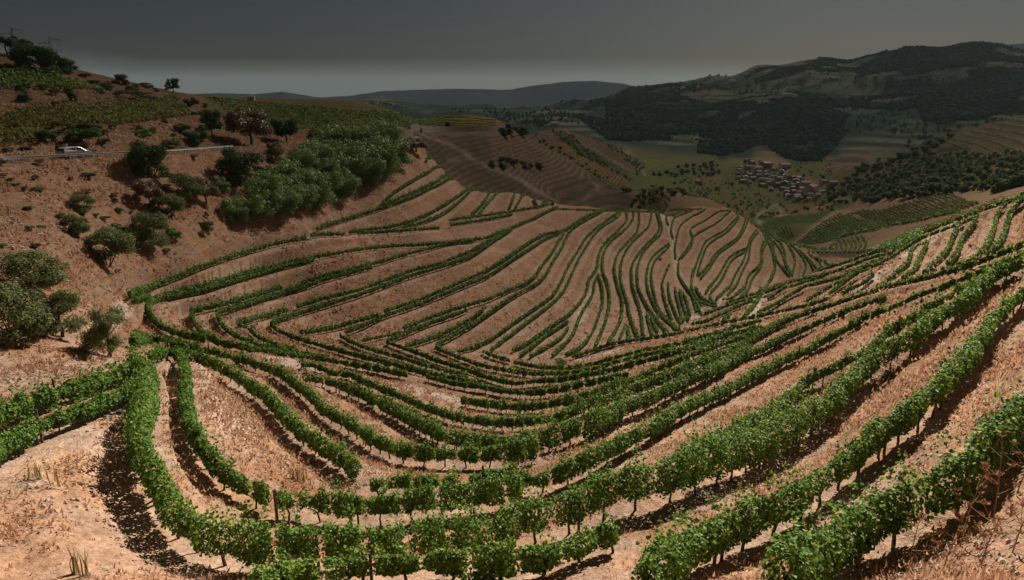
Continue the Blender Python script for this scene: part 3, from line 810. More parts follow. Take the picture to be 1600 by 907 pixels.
paint(zone([(1282, 272), (1300, 240), (1400, 196), (1440, 198), (1420, 215), (1340, 262)], 900, 2300), (.20, .125, .09), .1, .9)
paint(zone([(1500, 275), (1535, 255), (1538, 262), (1505, 285), (1490, 300)], 300, 900), (.25, .13, .05), .2, .8)
# mountains: olive scrub, terraces and woods in patches
mt = np.broadcast_to(sstep(1500, 1900, RR)[None, :], (NT, NR))
pn = fbm(XX / 330.0, YY / 330.0, 51, 5); pn2 = fbm(XX / 900.0, YY / 900.0, 57, 3)
stripe = .5 + .5 * np.sin(ZT / 15.0 * 2 * np.pi + 5 * vnoise(XX / 160., YY / 160., 63))
terr = C(.095, .098, .062) * (.40 + 1.0 * stripe[..., None]); scrub = C(.034, .056, .044)
wsel = sstep(.38, .58, pn + .25 * (.6 - ridged))[..., None]
mcol = terr * (1 - wsel) + scrub * wsel
pale = (sstep(.63, .70, fbm(XX / 150., YY / 150., 67, 3)))[..., None] * (1 - wsel)
mcol = mcol * (.55 + .62 * ridged)[..., None]  # darker scrub in gullies, doubling as painted shade so the folds show
mcol = mcol * (.72 + .56 * fbm(XX / 28., YY / 28., 69, 3))[..., None]
mcol = mcol * (1 - pale) + C(.150, .120, .085) * pale
for poly, r0, r1 in [([(1470, 245), (1500, 205), (1600, 182), (1700, 180), (1700, 238), (1560, 240), (1500, 252)], 500, 1250), ([(1282, 272), (1300, 240), (1400, 196), (1440, 198), (1420, 215), (1340, 262)], 900, 2300)]:
    sp_ = (.5 + .5 * np.sin(ZT / 4.2 * 2 * np.pi + 4 * vnoise(XX / 90., YY / 90., 65))) > .62
    paint(zone(poly, r0, r1) & sp_, (.075, .062, .040), .1, .85, 1)
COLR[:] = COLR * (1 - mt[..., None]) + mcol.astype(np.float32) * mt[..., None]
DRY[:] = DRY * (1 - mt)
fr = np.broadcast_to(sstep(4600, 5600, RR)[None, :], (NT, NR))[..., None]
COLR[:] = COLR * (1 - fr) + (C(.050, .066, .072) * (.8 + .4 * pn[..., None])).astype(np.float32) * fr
WOODS = [[(945, 165), (1020, 155), (1090, 165), (1105, 190), (1090, 220), (1020, 226), (950, 222)], [(1095, 215), (1180, 195), (1260, 190), (1320, 205), (1310, 230), (1275, 255), (1230, 250), (1195, 232), (1130, 245), (1090, 240)],
         [(960, 160), (980, 142), (1050, 130), (1065, 138), (1000, 152)], [(1180, 132), (1240, 112), (1260, 120), (1190, 140)], [(1370, 95), (1440, 80), (1500, 80), (1560, 92), (1500, 125), (1420, 118)], [(1380, 140), (1470, 138), (1560, 150), (1520, 180), (1410, 180)],
         [(1540, 145), (1600, 130), (1640, 150), (1600, 170)], [(1270, 92), (1335, 90), (1380, 88), (1330, 104)], [(1200, 180), (1290, 170), (1330, 185), (1250, 195)], [(1420, 175), (1520, 168), (1600, 172), (1540, 200), (1440, 205)]]
for poly in WOODS: paint(zone(poly, 1400, 4700, 34), (.026, .046, .034), 0, .8, 2)
VDIST = None
gv = np.c_[XX.ravel(), YY.ravel(), ZT.ravel()]
ii = np.arange(NT * NR).reshape(NT, NR)
gf = np.stack([ii[:-1, :-1], ii[1:, :-1], ii[1:, 1:], ii[:-1, 1:]], -1).reshape(-1, 4)
ground = link('ground', np_mesh('ground', gv, gf, 4, smooth=True, attr={'Col': COLR.reshape(-1, 3), 'dry': DRY.ravel()}), M_GROUND)
tag(ground, 'dry terraced hillside falling into a green valley with mountains behind', 'ground', kind='structure')
# the same hillside carried on beside and behind the viewpoint
_j = np.unique(np.r_[np.arange(0, NR, 6), NR - 1]); _j = _j[RR[_j] < 4000]
_na = 50; bk_th = np.linspace(TH[-1], TH[0] + 2 * np.pi, _na); bk_t = sstep(0, 1, np.linspace(0, 1, _na))[:, None]
_zb = ZT[-1, _j][None] * (1 - bk_t) + ZT[0, _j][None] * bk_t
_zb = _zb + np.sin(np.linspace(0, np.pi, _na))[:, None] * (.25 * RR[_j][None] * np.exp(-RR[_j][None] / 260.) + 1.5 * (fbm(np.sin(bk_th)[:, None] * RR[_j] / 9., np.cos(bk_th)[:, None] * RR[_j] / 9., 7, 3) - .5))
_v = np.stack([np.sin(bk_th)[:, None] * RR[_j], np.cos(bk_th)[:, None] * RR[_j], _zb], -1).reshape(-1, 3)
_k = np.arange(_na * len(_j)).reshape(_na, -1)
_f = np.stack([_k[:-1, :-1], _k[1:, :-1], _k[1:, 1:], _k[:-1, 1:]], -1).reshape(-1, 4)
tag(link('hillside', np_mesh('hillside', _v, _f, 4, smooth=True, attr={'Col': np.tile(C(.34, .19, .12), (len(_v), 1)), 'dry': np.ones(len(_v))}), M_GROUND), 'dry hillside continuing beside and behind the viewpoint', 'ground', kind='structure')
_ring = np.concatenate([np.stack([np.sin(TH) * RR[0], np.cos(TH) * RR[0], ZT[:, 0]], -1)[::40], _v.reshape(_na, -1, 3)[:, 0]]); _c = len(_ring)
tag(link('hillside', np_mesh('hillside', np.vstack([_ring, [[0, 0, float(ZT[:, 0].mean())]]]), np.array([(i, (i + 1) % _c, _c) for i in range(_c)]), 3, attr={'Col': np.tile(C(.34, .19, .12), (_c + 1, 1)), 'dry': np.ones(_c + 1)}), M_GROUND), 'bare patch of ground straight below the viewpoint', 'ground', kind='structure')
def zg(x, y): return zat(np.atleast_1d(x), np.atleast_1d(y), ZT)
def gpt(px, py, hoff=0.0, rmin=6.0, rmax=3000.0):
    p = at(px, py, hoff, rmin, rmax)
    if p is None: return None
    p.z = float(zg(p.x, p.y)[0]); return p
# ------------------------------------------------------------------ vines
def leaves(pos, nrm, size, tint, fine=True, seedrng=rng):
    """leaf faces: a folded six-corner leaf when fine, a single quad when far"""
    n_ = len(pos)
    nrm = nrm / (np.linalg.norm(nrm, axis=1, keepdims=True) + 1e-9)
    a = seedrng.normal(size=(n_, 3)); u = np.cross(nrm, a); u /= (np.linalg.norm(u, axis=1, keepdims=True) + 1e-9)
    v = np.cross(nrm, u); s = size[:, None]
    if fine:
        # spine b-t, side lobes folded upward
        b = pos - v * s * .50; t = pos + v * s * .55
        l1 = pos - u * s * .50 - v * s * .22 + nrm * s * .16; l2 = pos - u * s * .40 + v * s * .30 + nrm * s * .13
        r1 = pos + u * s * .50 - v * s * .22 + nrm * s * .16; r2 = pos + u * s * .40 + v * s * .30 + nrm * s * .13
        V = np.stack([b, t, l1, l2, r1, r2], 1).reshape(-1, 3)
        k = np.arange(n_)[:, None] * 6
        Fc = np.concatenate([k + np.array([0, 1, 3, 2]), k + np.array([0, 4, 5, 1])], 0)
        return V, Fc, np.repeat(tint, 6)
    V = np.stack([pos - u * s * .5 - v * s * .42, pos + u * s * .5 - v * s * .42 + nrm * s * .1, pos + u * s * .42 + v * s * .5, pos - u * s * .42 + v * s * .45 + nrm * s * .1], 1).reshape(-1, 3)
    Fc = np.arange(n_ * 4).reshape(-1, 4)
    return V, Fc, np.repeat(tint, 4)

def row_mesh(name, xy, s, z, size_k=1.0, cov=2.0, hw=.46, top=1.75, low=.5, thin=0.0, yellow=0.0, mat=None, seed=0, stubs=True, shrink=False):
    g = np.random.default_rng(seed + 100)
    L = s[-1]; r = np.hypot(xy[:, 0], xy[:, 1])
    rm = float(np.median(r))
    seg = np.maximum(np.diff(s), 1e-6)
    ls = np.clip(.0021 * r + .038, .078, .60) * size_k              # leaf size along the row
    dens = 3.3 * cov / ls ** 2 * .5
    wgt = (dens[1:] + dens[:-1]) / 2 * seg
    n_ = int(wgt.sum())
    if n_ < 8: n_ = 8
    cdf = np.r_[0, np.cumsum(wgt)]; cdf /= cdf[-1]
    # vines stand about 1.15 m apart: leaves gather round each of them
    sp = np.interp(g.random(n_), cdf, s)
    nv = max(2, int(L / 1.15))
    near_v = np.round(sp / L * nv) / nv * L
    sp = np.clip(sp + (near_v - sp) * g.random(n_) * .32, 0, L)
    vig_v = g.normal(1.0, .20, nv + 2)                                # vigour of each vine
    if thin > 0: vig_v[g.random(nv + 2) < thin] *= .35
    vig_l = 1 + .16 * (np.interp(sp, np.linspace(0, L, max(2, int(L / 7))), g.normal(0, 1, max(2, int(L / 7)))))
    vig = np.clip(np.interp(sp, np.linspace(0, L, nv + 2), vig_v) * vig_l, .25, 1.45)
    lump = vnoise(sp / .42, np.full(n_, seed * 7.3), 5) - .5; side = vnoise(sp / .9, np.full(n_, seed * 3.1), 9) - .5
    x = np.interp(sp, s, xy[:, 0]); y = np.interp(sp, s, xy[:, 1]); zz = np.interp(sp, s, z)
    tx = np.interp(sp, s, np.gradient(xy[:, 0], s)); ty = np.interp(sp, s, np.gradient(xy[:, 1], s))
    tl = np.hypot(tx, ty) + 1e-9; nx, ny = -ty / tl, tx / tl
    ang = g.random(n_) * 2 * np.pi
    rad = np.sqrt(g.random(n_)) * .45 + .55 * g.random(n_) ** .35
    hc = (top + low) / 2; hh = (top - low) / 2
    off = np.cos(ang) * rad * hw * (.72 + .35 * vig + .6 * lump) + side * hw * .7; up = np.sin(ang) * rad * hh
    up = up * (1 + .65 * lump)
    shoot = (g.random(n_) < .11) & (vnoise(sp / .16, np.full(n_, seed * 1.7), 3) > .56)
    up = np.where(shoot, hh * (1 + .75 * g.random(n_)), up)
    off = np.where(shoot, off * .9 + g.normal(0, .12, n_), off)
    h = np.where(up > 0, hc + up * (.45 + .6 * vig), hc + up * (.7 + .35 * vig))
    keep = g.random(n_) < np.clip(vig * 1.25, 0.1, 1)
    lsz = np.interp(sp, s, ls) * g.uniform(.7, 1.25, n_)
    pos = np.c_[x + nx * off, y + ny * off, zz + h]
    nrm = np.c_[nx * np.cos(ang) , ny * np.cos(ang), np.sin(ang) * .8 + .45] + g.normal(0, .55, (n_, 3))
    tint = np.clip(g.beta(2.2, 2.6, n_) * .88 + .10 * np.sin(ang) + yellow * g.random(n_) * .7, 0, .93)
    dryl = g.random(n_) < .012 + .05 * yellow
    tint[dryl] = g.uniform(.93, 1.0, dryl.sum())
    fine = rm < 62
    rr = np.interp(sp, s, r); kr = np.interp(rr, [13, 30, 46, 66, 90], [1.0, .98, .84, .68, .58]) * (1 + .10 * sstep(-.15, .30, np.arctan2(x, y)) * sstep(70, 30, rr)) if shrink else 1.0     # taller vines on the right shoulder, small ones down the slope
    pos = np.c_[x + nx * off * kr, y + ny * off * kr, zz + h * kr]
    V, Fc, T = leaves(pos[keep], nrm[keep], lsz[keep], tint[keep], fine, g)
    Fs = [Fc]; MI = [np.zeros(len(Fc), int)]
    if stubs:                                                        # far rows: the short trunks as slim uprights in the same mesh
        ks = np.arange(.3, L, 1.15)
        bx = np.interp(ks, s, xy[:, 0]); by = np.interp(ks, s, xy[:, 1]); bz = np.interp(ks, s, z)
        w = .035
        q = np.stack([np.c_[bx - w, by - w, bz - .15], np.c_[bx + w, by - w, bz - .15], np.c_[bx + w * .8, by + w, bz + .5], np.c_[bx - w * .8, by + w, bz + .5]], 1)
        q2 = np.stack([np.c_[bx - w, by + w, bz - .15], np.c_[bx - w, by - w, bz - .15], np.c_[bx + w, by - w * .8, bz + .5], np.c_[bx + w, by + w * .8, bz + .5]], 1)
        q = np.concatenate([q, q2]).reshape(-1, 3)
        Fs.append(np.arange(len(q)).reshape(-1, 4) + len(V)); MI.append(np.ones(len(q) // 4, int))
        V = np.concatenate([V, q]); T = np.r_[T, np.zeros(len(q))]
    return np_mesh(name, V, np.concatenate(Fs), 4, attr={'tint': T}, mats=[mat or M_VINE, M_BARK], matidx=np.concatenate(MI))

# gnarled trunks with two arms, shared by the near vines
TRUNKS = []
for k in range(6):
    g_ = random.Random(k); mb = MB()
    bx, by = g_.uniform(-.1, .1), g_.uniform(-.1, .1)
    mb.tube([(0, 0, -.2), (bx * .5, by * .5, .12), (bx, by * .3, .3), (bx * .6, by, .5)], [.05, .042, .036, .034], 6)
    for sgn in (-1, 1):
        mb.tube([(bx * .6, by, .48), (bx * .6 + sgn * .16, by, .6 + g_.uniform(-.04, .04)), (bx + sgn * .42, by + g_.uniform(-.05, .05), .68 + g_.uniform(-.06, .06))], [.03, .022, .013], 5)
    me = mb.mesh('vine_trunk'); me.materials.append(M_BARK); TRUNKS.append(me)
mbp = MB(); mbp.tube([(0, 0, -.3), (0, 0, 1.25)], [.045, .04], 6); POST = mbp.mesh('post'); POST.materials.append(M_POST)

THIN = {'sparse young row': .45, 'short gappy row': .5, 'ragged vine row': .22, 'low fringe': .35, 'tattered': .35, 'reddish': .5, 'sparse row': .5, 'lowest right': .15}
nrow = 0
for R in RLIST:
    thin = next((v for k, v in THIN.items() if R['label'].startswith(k)), .06)
    rmin = float(R['r'].min()); rmed = float(np.median(R['r']))
    young = any(w in R['label'] for w in ('young', 'gappy', 'fringe', 'tattered', 'reddish'))
    wide = 'leafy row that wraps' in R['label'] or 'full row' in R['label'] or 'below the long orange' in R['label']
    far_face = R['group'] in (G_MID, G_PATH, G_SPUR)
    hw = .24 if young else (.37 if wide else .29)
    if far_face: hw = .34
    top = 1.0 if young else (1.38 if wide else 1.22)
    if far_face: top = 1.15
    gk = {G_EDGE: .62, G_WEDGE: .68, G_LEFT: .72, G_MID: .60, G_PATH: .50, G_SPUR: .50}.get(R['group'], 1.0)
    hw *= gk; top = .2 + (top - .2) * gk
    detailed = rmin < 66 and R['group'] in (G_NEAR, G_V)
    if 'leafy row that wraps' in R['label']: hw *= 1.15; top *= 1.12
    if 'left entering pair' in R['label'] or 'leafy double edge' in R['label']: top *= .80; hw *= .85
    me = row_mesh('vine_row', R['xy'], R['s'], R['z'], cov=4.3 if detailed else (2.6 if not far_face else 2.0), hw=hw, top=top, low=.28 if young else (.30 if not far_face else .2), thin=thin, size_k=max(gk, .75), shrink=R['group'] in (G_NEAR, G_V),
                  yellow=.55 if 'reddish' in R['label'] else (.22 if young else .05 + .07 * (nrow % 3)), seed=nrow, stubs=not detailed)
    o = link('vine_row', me)
    tag(o, R['label'], 'vine row', R['group'])
    if detailed:
        rr_ = random.Random(nrow)
        ks = np.arange(.35, R['s'][-1], 1.15)
        pts = [(k, *(float(np.interp(k, R['s'], a)) for a in (R['xy'][:, 0], R['xy'][:, 1], R['z'], R['r']))) for k in ks]
        pts = [p for p in sorted(pts, key=lambda p: p[4]) if p[4] < 75][:98]
        for j, (k, x, y, z, r) in enumerate(pts):
            t = link('trunk', TRUNKS[rr_.randrange(6)], parent=o)
            tx = float(np.interp(k + .3, R['s'], R['xy'][:, 0])) - x; ty = float(np.interp(k + .3, R['s'], R['xy'][:, 1])) - y
            t.location = (x, y, float(zg(x, y)[0])); t.rotation_euler = (rr_.uniform(-.12, .12), rr_.uniform(-.12, .12), math.atan2(ty, tx) + rr_.choice((0, math.pi)))
            sc_ = rr_.uniform(.85, 1.1); t.scale = (sc_, sc_, sc_)
            if j % 7 == 3 and r < 60:
                pst = link('post', POST, parent=o); pst.location = (x + tx, y + ty, float(zg(x + tx, y + ty)[0]))
    nrow += 1
# ------------------------------------------------------------------ far vineyards: rows that follow the contours
def contour_rows(px0, px1, r0, r1, z0, z1, dz, label, group, mat=None, minlen=18, cov=1.1, cap=60, ymin=-1e9, ymax=1e9, size_k=1.0, top=1.3, hw=.45, gap=None):
    i0 = int((ray(px0, 300)[0] - TH0) / (TH1 - TH0) * (NT - 1)); i1 = int((ray(px1, 300)[0] - TH0) / (TH1 - TH0) * (NT - 1))
    j0 = int(np.searchsorted(RR, r0)); j1 = int(np.searchsorted(RR, r1))
    vis = np.maximum.accumulate(E_SMOOTH, axis=1)
    made = 0
    for zl in np.arange(z0, z1, dz):
        chains = []; live = []
        for i in range(i0, i1 + 1):
            prof = ZZ[i, j0:j1] - zl
            js = np.nonzero((prof[:-1] < 0) != (prof[1:] < 0))[0]
            nxt = []
            for j in js:
                t = prof[j] / (prof[j] - prof[j + 1]); l = LR[j0 + j] + t * (LR[j0 + j + 1] - LR[j0 + j])
                e = zl / math.exp(l)
                seen = E_SMOOTH[i, j0 + j] >= vis[i, j0 + j] - .004
                yy = pixel(TH[i], e)[1]
                if not seen or yy < ymin or yy > ymax: continue
                best = min(live, key=lambda c: abs(c[-1][1] - l), default=None)
                if best is not None and abs(best[-1][1] - l) < .035 and best[-1][0] == i - 1:
                    best.append((i, l)); nxt.append(best)
                else:
                    c = [(i, l)]; chains.append(c); nxt.append(c)
            live = nxt
        for c in chains:
            if len(c) < 6: continue
            a = np.array(c); r = np.exp(a[:, 1]); th = TH[a[:, 0].astype(int)]
            xy, s = resample(np.c_[np.sin(th) * r, np.cos(th) * r], 2.0)
            if s[-1] < minlen or made >= cap: continue
            z = zg(xy[:, 0], xy[:, 1])
            me = row_mesh('vine_row', xy, s, z, size_k=size_k, cov=cov, hw=hw, top=top, low=.1, thin=.1, yellow=.25, mat=mat, seed=made + int(px0), stubs=False)
            tag(link('vine_row', me), label, 'vine row', group)
            made += 1
    return made
def traced_rows(lines, label, group, mat=None, cov=1.2, yellow=.2, top=1.3, hw=.42, rmax=700):
    for k, pts in enumerate(lines):
        xy = trace(pts, .6, rmax=rmax); xy, s = resample(xy, 1.0)
        z = zg(xy[:, 0], xy[:, 1])
        me = row_mesh('vine_row', xy, s, z, size_k=.75 if top < 1 else 1., cov=cov, hw=hw, top=top, low=.1, thin=.12, yellow=yellow, mat=mat, seed=900 + k, stubs=False)
        tag(link('vine_row', me), label, 'vine row', group)
contour_rows(640, 1000, 275, 1050, -92, -16, 3.6, 'dark thin vine row on the brown ridge beyond the far face', 'far vine rows on the brown ridge', cap=18, ymin=208, cov=1.0, hw=.3, top=.9, size_k=.8)
def between(a, b, n_, bow=0.0):
    """n_ lines leading from curve a to curve b"""
    def pt(c, t):
        c = np.array(c, float); d = np.r_[0, np.cumsum(np.hypot(*np.diff(c, axis=0).T))]
        return np.array([np.interp(t * d[-1], d, c[:, 0]), np.interp(t * d[-1], d, c[:, 1])])
    out = []
    for t in np.linspace(.01, .99, n_):
        p_, q_ = pt(a, t), pt(b, t); d = q_ - p_; m = (p_ + q_) / 2 + np.array([-d[1], d[0]]) * bow
        out.append([tuple(p_), tuple(m), tuple(q_)])
    return out
HEDGE = [(1248, 386), (1290, 376), (1340, 363), (1400, 350), (1450, 340), (1500, 328)]
g_h = 'herringbone vine rows in the right gully'
traced_rows(between([(1258, 386), (1300, 377), (1350, 364), (1400, 353), (1440, 345)], [(1262, 394), (1300, 394), (1350, 394), (1400, 390), (1436, 372)], 26, -.25),
            'short curved vine row hanging below the middle hedge line of the herringbone vineyard', g_h, cov=1.3, yellow=.1, hw=.26, top=.8)
traced_rows(between([(1240, 382), (1262, 362), (1290, 342), (1312, 332)], [(1262, 382), (1300, 374), (1350, 360), (1392, 349)], 21, .04),
            'long green vine row on the upper left wing of the herringbone vineyard', g_h, cov=1.3, yellow=.1, hw=.26, top=.8)
traced_rows(between([(1330, 329), (1370, 327), (1410, 318), (1450, 306), (1475, 298)], [(1396, 350), (1420, 346), (1450, 340), (1490, 330), (1530, 316)], 19, .05),
            'yellow green vine row on the upper right wing of the herringbone vineyard', g_h, M_YELLOW, cov=1.3, yellow=.35, hw=.28, top=.8)
traced_rows([HEDGE], 'dense hedge like vine row dividing the herringbone vineyard', None, cov=1.6, yellow=.1, hw=.5, top=1.2)
traced_rows(between([(1430, 352), (1470, 340), (1520, 322), (1560, 310)], [(1442, 362), (1486, 345), (1530, 326), (1572, 309)], 12, -.2),
            'short yellowing vine row between the herringbone vineyard and the skyline edge row', 'short yellowing rows behind the edge row', M_YELLOW, cov=1.3, yellow=.5, hw=.28, top=.8)
traced_rows(between([(1196, 356), (1215, 353), (1234, 352)], [(1216, 376), (1228, 373), (1240, 368)], 7, 0),
            'thin vine row of the little flat vineyard left of the herringbone', 'rows of the little flat vineyard', cov=1.3, hw=.3, top=.8)
contour_rows(1465, 1640, 480, 1250, -40, 6, 3.6, 'dark hedge like vine row on the terraced brown slope at the right edge', 'vine rows on the terraced slope at the right edge', cap=14, ymin=180, ymax=250, cov=1.0, hw=.7, top=1.6)
contour_rows(1000, 1128, 312, 520, -62, -44, 1.1, 'short vine row on the green knoll behind the crest', 'vine rows on the knoll behind the crest', M_YELLOW, cap=12, ymin=290, cov=1.3)
traced_rows([[(322 + 7 * k, 152 + 4.2 * k), (450, 163.5 + 3.5 * k), (560, 173 + 2.8 * k), (650 + 8 * (10 - k), 182 + 2.3 * k)] for k in range(11)],
            'level vine row on the long plateau under the skyline', 'vine rows on the plateau', cov=1.2, hw=.3, top=.8)
traced_rows([[(650 + 6 * k, 183 + 3.2 * k), (720, 184 + 3.4 * k), (775, 188 + 3.3 * k)] for k in range(4)],
            'yellow tinged vine row at the right end of the plateau', 'vine rows on the plateau end', M_YELLOW, cov=1.3, yellow=.6, hw=.4, top=.8)
traced_rows([[(-30 + 14 * k, 198 - 6 * k), (100, 195 - 5.6 * k), (200, 188 - 5.4 * k), (296 - 4 * k, 177 - 5 * k)] for k in range(6)],
            'yellowing vine row on the slope above the car', 'yellowing vine rows above the road', M_YELLOW, cov=1.8, yellow=.22, hw=.6, top=1.5)
traced_rows([[(-30, 135 - 6 * k), (80, 135 - 5 * k), (158 - 18 * k, 138 - 4.4 * k)] for k in range(5)],
            'deep green vine row under the hilltop trees', 'green vine rows under the hilltop', cov=2.0, hw=.6, top=1.5)
traced_rows([[(-40, 224 - 7 * k), (20, 219 - 6 * k), (78 - 9 * k, 210 - 5 * k)] for k in range(3)],
            'yellow green vine row at the left edge above the road', 'vine rows at the left edge', M_YELLOW, cov=1.8, yellow=.4, hw=.6, top=1.5)
# ------------------------------------------------------------------ trees and scrub
def crown_mesh(name, kind, mat, nleaf, lsz, seed, w=1.0, h=1.0):
    """crown in a unit box: leaf clumps set on the ends of branches, gaps between them"""
    g = np.random.default_rng(seed)
    nb = {'bush': 20, 'tree': 22, 'pine': 15, 'cane': 26, 'far': 11, 'sparse': 24, 'cypress': 14}[kind]
    c = []
    for k in range(nb):
        a = g.random() * 2 * np.pi
        if kind == 'bush': p = (np.cos(a) * .36 * g.random() ** .5, np.sin(a) * .36 * g.random() ** .5, .05 + .70 * g.random()); q = g.uniform(.12, .20)
        elif kind == 'tree': p = (np.cos(a) * .36 * g.random() ** .5, np.sin(a) * .36 * g.random() ** .5, .36 + .48 * g.random()); q = g.uniform(.11, .19)
        elif kind == 'sparse': p = (np.cos(a) * .40 * g.random() ** .6, np.sin(a) * .40 * g.random() ** .6, .22 + .62 * g.random()); q = g.uniform(.10, .17)
        elif kind == 'pine': p = (np.cos(a) * .36 * g.random() ** .5, np.sin(a) * .36 * g.random() ** .5, .58 + .30 * g.random()); q = g.uniform(.11, .19)
        elif kind == 'cane': p = (np.cos(a) * .40 * g.random() ** .5, np.sin(a) * .40 * g.random() ** .5, .10 + .70 * g.random()); q = g.uniform(.12, .2)
        elif kind == 'cypress': t = g.random(); p = (np.cos(a) * .2 * (1 - t), np.sin(a) * .2 * (1 - t), .1 + .85 * t); q = .09 + .1 * (1 - t)
        else: p = (np.cos(a) * .32 * g.random() ** .5, np.sin(a) * .32 * g.random() ** .5, .22 + .5 * g.random()); q = g.uniform(.16, .26)
        sq = .55 if kind == 'pine' else (.8 if kind != 'cane' else 1.25)
        if kind in ('bush', 'tree', 'far', 'sparse'):                          # rounded outline, narrower at the top
            lim = .47 * math.sqrt(max(.08, 1 - ((p[2] - (.18 if kind == 'bush' else .42)) / .74) ** 2)); rr_ = math.hypot(p[0], p[1])
            if rr_ + q * .7 > lim and rr_ > 0: f_ = max(0, lim - q * .7) / rr_; p = (p[0] * f_, p[1] * f_, p[2])
        c.append((p, q, sq, g.uniform(-.16, .16)))
    wts = np.array([q[1] ** 2 for q in c]); wts /= wts.sum()
    who = g.choice(nb, nleaf, p=wts)
    d = g.normal(size=(nleaf, 3)); d /= np.linalg.norm(d, axis=1, keepdims=True)
    rad = g.random(nleaf) ** .4
    P0 = np.array([q[0] for q in c])[who]; Q = np.array([q[1] for q in c])[who]; S = np.array([q[2] for q in c])[who]; T0 = np.array([q[3] for q in c])[who]
    ext = 1 + .35 * (g.random(nleaf) < .12)
    pos = P0 + d * (Q * rad * ext)[:, None] * np.c_[np.ones(nleaf), np.ones(nleaf), S]
    if kind == 'cane':                                               # plumes lean together, combed by the wind
        pos[:, 0] += .10 * pos[:, 2]; nrm = d + g.normal(0, .5, (nleaf, 3)) + np.array([0, -.3, .2])
    else: nrm = d + g.normal(0, .45, (nleaf, 3)) + np.array([0, 0, .25])
    pos[:, 2] = np.maximum(pos[:, 2], .02)
    size = lsz * g.uniform(.65, 1.3, nleaf)
    tint = np.clip(g.beta(2.2, 2.6, nleaf) * .85 + T0, 0, .94)
    dr = g.random(nleaf) < .02; tint[dr] = g.uniform(.93, 1, dr.sum())
    V, Fc, T = leaves(pos, nrm, size, tint, False, g)
    return np_mesh(name, V, Fc, 4, attr={'tint': T}, mats=[mat])
def trunk_mesh(kind, seed):
    g_ = random.Random(seed); mb = MB()
    if kind in ('bush', 'cane'):
        for k in range(5):
            a = g_.uniform(0, 6.28); l = g_.uniform(.12, .3)
            mb.tube([(0.02 * math.cos(a), .02 * math.sin(a), -.06), (math.cos(a) * l * .5, math.sin(a) * l * .5, .16), (math.cos(a) * l, math.sin(a) * l, .42)], [.012, .009, .004], 5)
    else:
        top = .62 if kind != 'pine' else .72
        mb.tube([(0, 0, -.06), (.012, .01, .15), (-.012, .012, .32), (.01, 0, top)], [.035, .028, .023, .010], 7)
        for k in range(8):
            a = g_.uniform(0, 6.28); l = g_.uniform(.2, .36); z = g_.uniform(.2, top - .1)
            mb.tube([(0, 0, z), (math.cos(a) * l * .5, math.sin(a) * l * .5, z + .10), (math.cos(a) * l, math.sin(a) * l, z + g_.uniform(.15, .28))], [.016, .011, .004], 5)
    me = mb.mesh('trunk'); me.materials.append(M_TRUNK); return me
PROTO = {}
def proto(kind, mat, nleaf, lsz, nvar, key):
    PROTO[key] = [(crown_mesh('crown', kind, mat, nleaf, lsz, 50 + 11 * v + len(PROTO) * 7), trunk_mesh(kind, v)) for v in range(nvar)]
proto('bush', M_OLIVE, 9000, .025, 3, 'olive')
proto('bush', M_DARKLEAF, 6500, .030, 3, 'dark')
proto('tree', M_BROWNLEAF, 6500, .030, 2, 'brown')
proto('tree', M_DARKLEAF, 5500, .032, 2, 'darktree')
proto('pine', M_PINE, 4200, .036, 3, 'pine')
proto('cane', M_CANE, 6500, .030, 4, 'cane')
proto('sparse', M_OLIVE, 9000, .022, 2, 'sparse')
proto('bush', M_CANE, 6500, .028, 2, 'green')
def plant(name, key, px, py, wpx, hpx, label, cat, group=None, rz=None, rmax=900, v=None, lean=0.0):
    """a plant whose base stands at photo pixel (px, py) and looks wpx x hpx big there"""
    p = gpt(px, py, 0.0, rmax=rmax)
    if p is None: return None
    depth = p.y * CP - p.z * SP
    W = wpx * depth / F; Hh = hpx * depth / F
    r_ = random.Random(int(px * 7 + py * 13))
    cm, tm = PROTO[key][(int(px) + int(py)) % len(PROTO[key]) if v is None else v]
    o = empty(name, (p.x, p.y, p.z - .05 * Hh * .2), r_.uniform(-.6, .6) if rz is None else rz, (W * 1.12, W * 1.12, Hh * 1.08))
    if lean: o.rotation_euler[1] = lean
    tag(o, label, cat, group)
    link('trunk', tm, parent=o); link('crown', cm, parent=o)
    return o
